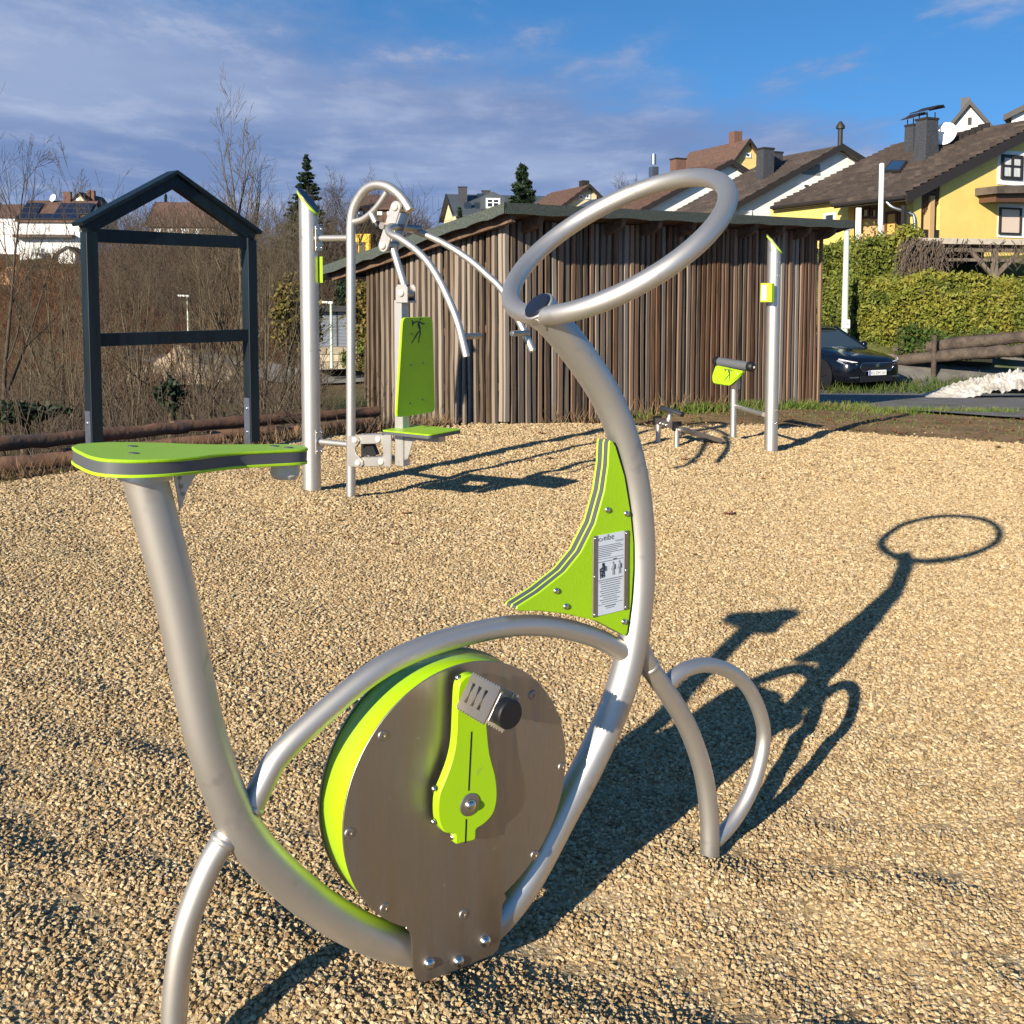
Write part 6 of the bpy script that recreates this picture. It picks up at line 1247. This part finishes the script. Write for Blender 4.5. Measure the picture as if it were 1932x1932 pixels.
for a in (('spread', 5, 15, 215, 'large bare tree at the left picture edge with sweeping branches', .7, 1.0), ('slim', 183, 20, 236, 'slender bare sapling rising alone above the notice frame roof on its left', .8, .4), ('tall', 458, 22, 132, 'tallest bare tree standing behind the right post of the notice frame', .85, 2.0),
          ('bushy', 492, 17, 345, 'many stemmed bare tree between notice frame and tall steel post', .75, .6), ('bushy', 112, 27, 392, 'bare shrubby tree below the house with solar panels', 1.0, 3), ('bushy', 262, 21, 400, 'bare branching tree inside the left half of the notice frame', .8, 5), ('slim', 318, 33, 392, 'bare tree under the peak of the notice frame', .8, 4),
          ('bushy', 408, 30, 318, 'twiggy bare tree right of the notice frame peak', .75, 2.2), ('bushy', 540, 33, 300, 'bare tree left of the tall steel post top', .7, 1.1), ('bushy', 372, 24, 420, 'low bare tree in the right half of the notice frame', .8, 2.9), ('slim', 52, 30, 350, 'thin bare tree left of the solar panel house', 1.0, 2.6),
          ('round', 660, 72, 292, 'round crowned bare tree behind the shoulder press cane', .85, .3), ('round', 612, 80, 330, 'bare tree beside the dark conifer behind the steel post', .7, 3.3), ('round', 792, 84, 380, 'small bare tree between shoulder press and slate roof house', 1.0, 1.9), ('round', 1178, 98, 316, 'bare round tree behind the row of houses above the ring', 1.0, .9),
          ('pole', 232, 13.5, 450, 'cluster of thin pale trunks inside the notice frame at left', .9, .2), ('pole', 30, 11.5, 500, 'pair of thin trunks close to the logs at the left edge', .9, 1.2), ('pole', 140, 14, 470, 'thin saplings just left of the notice frame post', .9, 2.1), ('pole', 410, 15, 500, 'thin saplings inside the notice frame at right', .9, 4.1), ('slim', 345, 18, 430, 'bare sapling in the middle of the notice frame', .9, 5.2)):
    plant_tree(*a)
# brown scrub on the slopes, uncountable
def scrub(name, label, n, box, mat, Lr, seed, keep=None, m=7, k=4):
    rng = np.random.RandomState(seed); px = rng.uniform(box[0], box[1], n); Y = rng.uniform(box[2] ** .5, box[3] ** .5, n) ** 2; X = (px - 966) / 1932 * Y; Z = G(X, Y) - .05
    L = rng.uniform(*Lr, n) * (1 + Y / 120); D = np.c_[rng.normal(0, .28, (n, 2)), np.ones(n)]
    if keep is not None: q = keep(X, Y); X, Y, Z, L, D = X[q], Y[q], Z[q], L[q], D[q]
    P = stems(np.c_[X, Y, Z], D, L, rng, 5, .12, .03); R = (.004 + .00024 * Y)[:, None] * np.linspace(1.3, .5, 5)[None]
    v1, f1 = tube_arrays(P, R, 3); P2, R2, _ = grow(P, R, L, m, .6, .42, rng, .2, 1, k, .14, .03, .7); v2, f2 = tube_arrays(P2, np.maximum(R2, (.0022 + .00013 * P2[:, :1, 1])), 3)
    me = np_mesh(name, np.vstack([v1, v2]), np.vstack([f1, f2 + len(v1)]), mat); o = bpy.data.objects.new(name, me); COL.objects.link(o); return tag(o, label, 'scrub', kind='stuff')
openv = lambda X, Y: offroad(X, Y) & ~((Y > 32) & (Y < 64) & (X / Y > -.385) & (X / Y < -.24)) & ~((Y > 36) & (X / Y > -.30) & (X / Y < -.17) & (Y < 66))
offroad = lambda X, Y: ~((Y > 50) & (Y < 61) & (X > -16)) & (Y > ypad(X) + .7) & ~((X > -9) & (Y > 22) & (Y < 64) & (X < 2))
scrub('far_scrub', 'rust brown leafless scrub covering the far valley side', 3400, (-60, 800, 62, 112), tw3, (.9, 2.3), 1, lambda X, Y: offroad(X, Y) & ~((X / Y < -.40) & (Y > 96)))
scrub('near_scrub', 'thin brown brushwood on the slope beyond the logs', 1150, (-80, 620, 9, 40), tw, (.4, 1.6), 2, openv, 6)
scrub('reddish_scrub', 'reddish brushwood in the valley bottom behind the notice frame', 1300, (-60, 600, 26, 60), tw3, (.7, 1.9), 3, openv)
scrub('far_thicket', 'grey brown thicket of leafless young trees on the far slope', 1500, (190, 800, 58, 108), tw, (2.2, 4.6), 4, openv, 8)
scrub('olive_brush', 'olive brown brush among the bare trees in the valley', 900, (-60, 640, 20, 80), tw2, (.8, 2.2), 5, openv)
# foliage clumps
def leaf_cloud(pts, size, rng, up=.3):
    n = len(pts); a = rng.normal(0, 1, (n, 3)); a /= np.linalg.norm(a, axis=1, keepdims=True); b = np.cross(a, rng.normal(0, 1, (n, 3))); b /= np.linalg.norm(b, axis=1, keepdims=True)
    s = (size * rng.uniform(.6, 1.3, n))[:, None]; v = np.stack([pts - a * s, pts + b * s * .45, pts + a * s, pts - b * s * .45], 1).reshape(-1, 3); return v, np.arange(4 * n).reshape(n, 4)
def leafmat(name, c1, c2, c3, sc=2.5): return pbr(name, c1, c2, rough=.6, scale=sc, detail=6, lo=.42, hi=.6, col3=c3, scale3=sc * .45, spec=.25, lo3=.5, hi3=.66)
hm = leafmat('hedge_leaves', (.10, .125, .02), (.17, .18, .03), (.06, .085, .016), 3.2); hm2 = leafmat('golden_green_leaves', (.16, .175, .025), (.22, .20, .032), (.09, .12, .02), 3); ivy = leafmat('ivy_green', (.035, .07, .012), (.07, .10, .02), (.09, .085, .02), 4)
core = pbr('hedge_inner_shade', (.012, .014, .006), rough=.9); och = leafmat('ochre_leaves', (.17, .115, .03), (.11, .10, .025), (.06, .06, .015), 3); fir = leafmat('fir_needles', (.012, .026, .012), (.024, .042, .018), (.008, .016, .008), 3)
def hedge(name, label, A, B, depth, zb, zt, mat, dens, size, seed, wob_=.12, cat='hedge'):
    rng = np.random.RandomState(seed); A, B = V(*A), V(*B); L = np.linalg.norm((B - A)[:2]); ex = unit((B - A) * V(1, 1, 0)); nn = V(ex[1], -ex[0], 0); H = zt - zb
    h = thing(name, label, cat, (A[0], A[1], zb)); n = int(dens * (L * H + L * depth))
    u = rng.uniform(0, L, n); q = rng.uniform(0, H + depth, n); top = q > H
    bump = lambda u, z: wob_ * (np.sin(u * 2.1 + z * 1.7) + np.sin(u * 4.7 - z * 3.1 + 1) * .6 + np.sin(u * 9 + z * 7) * .35)
    z = np.where(top, H + rng.normal(0, .05, n), q); w = np.where(top, -(q - H), rng.normal(0, .05, n)); w = np.where(top, w, w + bump(u, q)); z = np.where(top, z + bump(u, q) * .9 + np.abs(rng.normal(0, .06, n)), z)
    P = A[None] * V(1, 1, 0) + ex[None] * u[:, None] + nn[None] * w[:, None]; P[:, 2] = zb + z
    v, f = leaf_cloud(P, size, rng); me = np_mesh('leaves', v, f, mat, False); o = bpy.data.objects.new('leaves', me); COL.objects.link(o); o.parent = h; o.location = -ORG[h]; o['kind'] = 'stuff'
    c = A * V(1, 1, 0) + ex * L / 2 - nn * (depth / 2 + .3) + ZUP * (zb + H / 2 - .3); MB().box(c, L - .1, depth, H - .1, (ex, -nn, ZUP)).build('shade_core', core, h)  # near-black box, stands for the shade deep behind the leaves
    return h
a, b = at(1545, 560, 27.6), at(1628, 560, 27.2); hedge('hedge', 'clipped green hedge section left of the dark gap behind the lamp post', a, b, 1.2, at(1560, 655, 27.5)[2], at(1560, 533, 27.4)[2], hm, 1150, .06, 1)
a, b = at(1624, 560, 27.3), at(1990, 560, 25.8); hedge('hedge', 'long clipped yellow green hedge right of the lamp post', a, b, 1.2, at(1800, 662, 26.4)[2], at(1800, 533, 26.4)[2], hm2, 1150, .06, 2)
a, b = at(1545, 500, 30.2), at(1732, 500, 29.6); hedge('hedge', 'upper dark green hedge in front of the yellow house porch', a, b, 1.3, at(1640, 560, 30)[2] - .6, at(1640, 468, 30)[2], hm, 1150, .065, 3, .16)
a, b = at(1690, 640, 26.0), at(1880, 640, 25.2); hedge('ground_ivy', 'low green ivy spilling over the log edge below the hedge', a, b, .5, at(1700, 668, 26)[2], at(1700, 634, 26)[2], ivy, 900, .06, 4, .1, 'ivy')
a, b = at(670, 664, 53), at(712, 664, 53); hedge('hedge', 'small trimmed hedge above the valley stone wall', a, b, 1.5, at(680, 666, 53)[2], at(680, 631, 53)[2], hm, 160, .14, 5)
def shrub(label, px, py, Y, rx, rz, mat, n, size, seed, name='shrub', trunk=True, group=None):
    rng = np.random.RandomState(seed); c = at(px, py, Y); zg_ = G1(c[0], c[1]); h = thing(name, label, 'shrub', (c[0], c[1], zg_), group)
    cl_ = rng.normal(0, 1, (26, 3)); cl_ /= np.linalg.norm(cl_, axis=1, keepdims=True); cl_ *= rng.uniform(.35, .9, (26, 1)); P = cl_[rng.randint(0, 26, n)] + rng.normal(0, .2, (n, 3)); P = P * V(rx, rx, rz) + c
    v, f = leaf_cloud(P, size, rng); me = np_mesh('leaves', v, f, mat, False); o = bpy.data.objects.new('leaves', me); COL.objects.link(o); o.parent = h; o.location = -ORG[h]; o['kind'] = 'stuff'
    if trunk: MB().tube([V(c[0], c[1], zg_ - .1), c + V(.05, 0, -rz * .4), c + V(0, 0, rz * .5)], [.07, .05, .02], 6).build('stem', tw, h, 60)
    return h
shrub('ochre leaved bush left of the tall steel post', 562, 590, 30, .75, 1.1, och, 2200, .09, 1); shrub('leafy evergreen bush between shoulder press pole and shed', 688, 572, 40, .8, 1.5, och, 2400, .11, 2)
shrub('tall dark green shrub behind the grey garage', 655, 560, 63, .9, 2.6, fir, 2200, .14, 3); shrub('small dark green fir seedling in the scrub', 318, 745, 15, .22, .25, fir, 500, .05, 4); shrub('dark green bramble low at the left edge', 40, 778, 11, .5, .1, fir, 700, .05, 5)
shrub('trailing shrub on the valley wall beside the lamp', 655, 678, 53, .45, .5, ivy, 700, .09, 6, trunk=False); shrub('brown trailing shrub on the valley wall near the shed', 690, 688, 53, .7, .45, och, 800, .09, 7, trunk=False); shrub('leafy yellowish bush reaching above the upper hedge', 1712, 452, 29.5, .45, .45, hm2, 700, .08, 8); shrub('bare looking shrub before the porch of the yellow house', 1650, 452, 30.5, .7, .5, och, 220, .06, 9)
def conifer(label, px, Y, ytop, width, seed, zbase=None, n=26000):
    rng = np.random.RandomState(seed); b = at(px, 600, Y); zg_ = G1(b[0], b[1]); zt = at(px, ytop, Y)[2]; H = zt - zg_; r = width / 1932 * Y / 2 / .62
    t = thing('conifer', label, 'conifer', (b[0], b[1], zg_)); MB().tube([V(b[0], b[1], zg_ - .2), V(b[0], b[1], zt - .1)], [.03 * H, .015], 7).build('trunk', tw, t, 60)
    nb = 260; hz = np.sort(rng.uniform(.12, .985, nb)); az = rng.uniform(0, 6.28, nb); Lb = r * (1 - hz) ** 1.0 * rng.uniform(.6, 1.15, nb) + .04; i = rng.randint(0, nb, n); s = rng.uniform(0, 1, n) ** .7
    P = np.c_[b[0] + np.cos(az[i]) * Lb[i] * s, b[1] + np.sin(az[i]) * Lb[i] * s, zg_ + H * hz[i] - Lb[i] * s * .35 + Lb[i] * .12 * s ** 2 * 3]; P += rng.normal(0, 1, (n, 3)) * V(.06, .06, .03) * H * .09
    P = np.vstack([P, np.c_[rng.normal(b[0], .05, 300), rng.normal(b[1], .05, 300), rng.uniform(zt - H * .1, zt, 300)]])
    v, f = leaf_cloud(P, .008 * H + .03, rng); me = np_mesh('foliage', v, f, fir, False); o = bpy.data.objects.new('foliage', me); COL.objects.link(o); o.parent = t; o.location = -ORG[t]; o['kind'] = 'stuff'
conifer('dark green spruce behind the shed roof', 985, 46, 310, 190, 1, n=40000); conifer('dark conifer behind the top of the tall steel post', 582, 82, 292, 120, 2); conifer('little fir in front of the slate roof house', 868, 70, 392, 18, 3, n=6000); conifer('dark conifer tip behind the brown roof in the notice frame', 318, 128, 366, 24, 4, n=4000)
# grass tufts and litter
def blades(name, label, X, Y, Hh, mat, seed, wd_=.004, cat='grass', lean=.5, zf=G):
    rng = np.random.RandomState(seed); n = len(X); h = rng.uniform(.5, 1.2, n) * Hh; D = np.c_[rng.normal(0, lean, (n, 2)), np.ones(n)]; P = stems(np.c_[X, Y, zf(X, Y) - .01], D, h, rng, 4, .18, -.05); wv = rng.normal(0, 1, (n, 3)) * V(1, 1, 0); wv /= np.linalg.norm(wv, axis=1, keepdims=True)
    w = (wd_ * (1 + Y / 12))[:, None] * np.linspace(1, .15, 4)[None]; v = np.stack([P - wv[:, None] * w[..., None], P + wv[:, None] * w[..., None]], 2).reshape(-1, 3); i = np.arange(n)[:, None] * 8 + np.arange(3)[None] * 2; f = np.stack([i, i + 1, i + 3, i + 2], -1).reshape(-1, 4)
    o = bpy.data.objects.new(name, np_mesh(name, v, f, mat, False)); COL.objects.link(o); return tag(o, label, cat, kind='stuff')
gm = leafmat('grass_blades', (.07, .125, .018), (.12, .15, .03), (.17, .14, .06), 1.5); dry = leafmat('dry_stalks', (.24, .16, .085), (.16, .10, .055), (.10, .07, .04), 2)
rg = np.random.RandomState(9)
n = 5200; s = rg.uniform(-.2, 6.9, n); t = -np.abs(rg.normal(0, .16, n)) - .02; gX, gY = K[0] + R1[0] * s + L1[0] * t, K[1] + R1[1] * s + L1[1] * t; q = rg.uniform(0, 1, n) < sstep(s, 1.2, 3.2) * (.4 + .6 * (np.sin(s * 5) > -.3)); blades('grass_strip', 'ragged green grass along the foot of the shed', gX[q], gY[q], .13, gm, 1)
n = 9000; gX = rg.uniform(1.0, 9.5, n); gY = rg.uniform(10.0, 15, n); cl_ = np.sin(gX * 2.3 + gY) * np.cos(gY * 1.9 - gX * .7); q = (gY > ypad(np.minimum(gX, 4.86)) + .05) & (gY < 13.6 - .45 * np.abs(gX - 4.2)) & (rg.uniform(0, 1, n) < .25 + .5 * (cl_ > .1)); blades('verge_grass', 'sparse short grass on the brown earth verge', gX[q], gY[q], .05, gm, 2, .0035)
n = 2600; gX = rg.uniform(3.9, 6.6, n); gY = 13.9 - .35 * np.maximum(0, gX - 4.6) + rg.normal(0, .22, n); blades('verge_tufts', 'green grass tufts along the drive edge before the car', gX, gY, .10, gm, 3)
n = 3000; gX = rg.uniform(6.5, 14, n); gY = rg.uniform(22.5, 25, n); blades('bank_weeds', 'green weeds below the log edge beside the drive', gX, gY, .28, ivy, 4, .006)
n = 260; s = rg.uniform(0, 3.4, n); t = -np.abs(rg.normal(0, .1, n)) - .03; cc_ = rg.choice(np.linspace(.6, 3.3, 9), n); s = cc_ + rg.normal(0, .07, n); blades('dry_weeds', 'dry brown weed stalks standing against the shed slats', K[0] + R1[0] * s + L1[0] * t, K[1] + R1[1] * s + L1[1] * t, .24, dry, 5, .003, 'weeds', .3)
n = 7500; u = rg.uniform(0, 1, n); ex_ = np.interp(u, [0, .3, .7, 1], [-4.2, -2.84, -1.57, -.5]); ey_ = ypad(ex_); d_ = np.abs(rg.normal(0, .35, n)) + .05; blades('edge_weeds', 'dry grass and stalks between the gravel and the logs', ex_ - d_ * .6, ey_ + d_ * .7, .19, dry, 6, .0035)
n = 1500; gX = rg.uniform(-4.5, -2.5, n); gY = ypad(gX) + rg.uniform(.1, .9, n); blades('edge_grass', 'patchy green grass at the left gravel edge', gX, gY, .09, gm, 7)
# fallen leaves
lf1 = pbr('brown_fallen_leaf', (.22, .085, .035), (.13, .055, .028), rough=.8, scale=20, rand=.3)
def leaf_shape(q, s):
    a = np.linspace(0, 2 * math.pi, 11, endpoint=False); r = s * np.array([1, .55, .85, .45, .75, .35, .35, .75, .45, .85, .55]) * np.array([q.uniform(.85, 1.15) for _ in a]); return [(0, 0, .004)] + [(r[i] * math.cos(a[i]), r[i] * .8 * math.sin(a[i]), .006 + abs(q.gauss(0, .25 * s))) for i in range(11)], [(0, i + 1, (i + 1) % 11 + 1) for i in range(11)]
lq = random.Random(4); lms = []
for k in range(4):
    v, f = leaf_shape(lq, .05); m_ = MB().add(v, f).mesh('fallen_leaf', fix=False); m_.materials.append(lf1); lms.append(m_)
spots = [(1375, 973, 1), (765, 973, .7), (1038, 868, .9), (1000, 872, .7), (1290, 870, .8), (1752, 872, .6), (1885, 847, 1.1), (1860, 832, .8), (1180, 810, .8), (1020, 820, .7), (745, 1030, .5), (640, 985, .5), (1690, 910, .6), (1440, 905, .5), (1100, 905, .5), (1310, 1050, .45), (740, 1120, .4), (1500, 960, .4)]
for i, (x, y, sc_) in enumerate(spots):
    Y = 1.4 * 1932 / (y - 560)
    for _ in range(6):
        p = at(x, y, Y); z = float(GG(p[0], p[1])); Y = Y * (1.4 - z) / max(.2, (1.4 - p[2])) if abs(p[2] - z) > .003 else Y
    p = at(x, y, Y); o = place(lq.choice(lms), 'fallen_leaf', None, V(p[0], p[1], float(GG(p[0], p[1])) + .006), (lq.uniform(-.2, .2), lq.uniform(-.2, .2), lq.uniform(0, 6.28)), (sc_,) * 3)
    tag(o, 'dry brown leaf lying on the gravel', 'leaf', 'fallen leaves on the gravel')
n = 900; u = rg.uniform(0, 1, n); X = np.r_[np.interp(u[:520], [0, 1], [-4.4, -.5]), rg.uniform(1.2, 8, 380)]; Yl = np.r_[ypad(X[:520]) + np.abs(rg.normal(0, .35, 520)), ypad(np.minimum(X[520:], 4.86)) + rg.uniform(.02, 2.6, 380) ** 1.3 * .8]; vs_, fs_ = [], []
for i in range(n):
    v, f = leaf_shape(lq, lq.uniform(.015, .045)); a = lq.uniform(0, 6.28); k = len(vs_); z = G1(X[i], Yl[i]) + .01; ca, sa = math.cos(a), math.sin(a); vs_ += [(X[i] + x * ca - y * sa, Yl[i] + x * sa + y * ca, z + h) for x, y, h in v]; fs_ += [tuple(j + k for j in q) for q in f]
lo_ = MB().add(vs_, fs_).build('leaf_litter', lf1, None, fix=False); tag(lo_, 'scattered brown leaf litter along the gravel edges', 'leaves', kind='stuff')
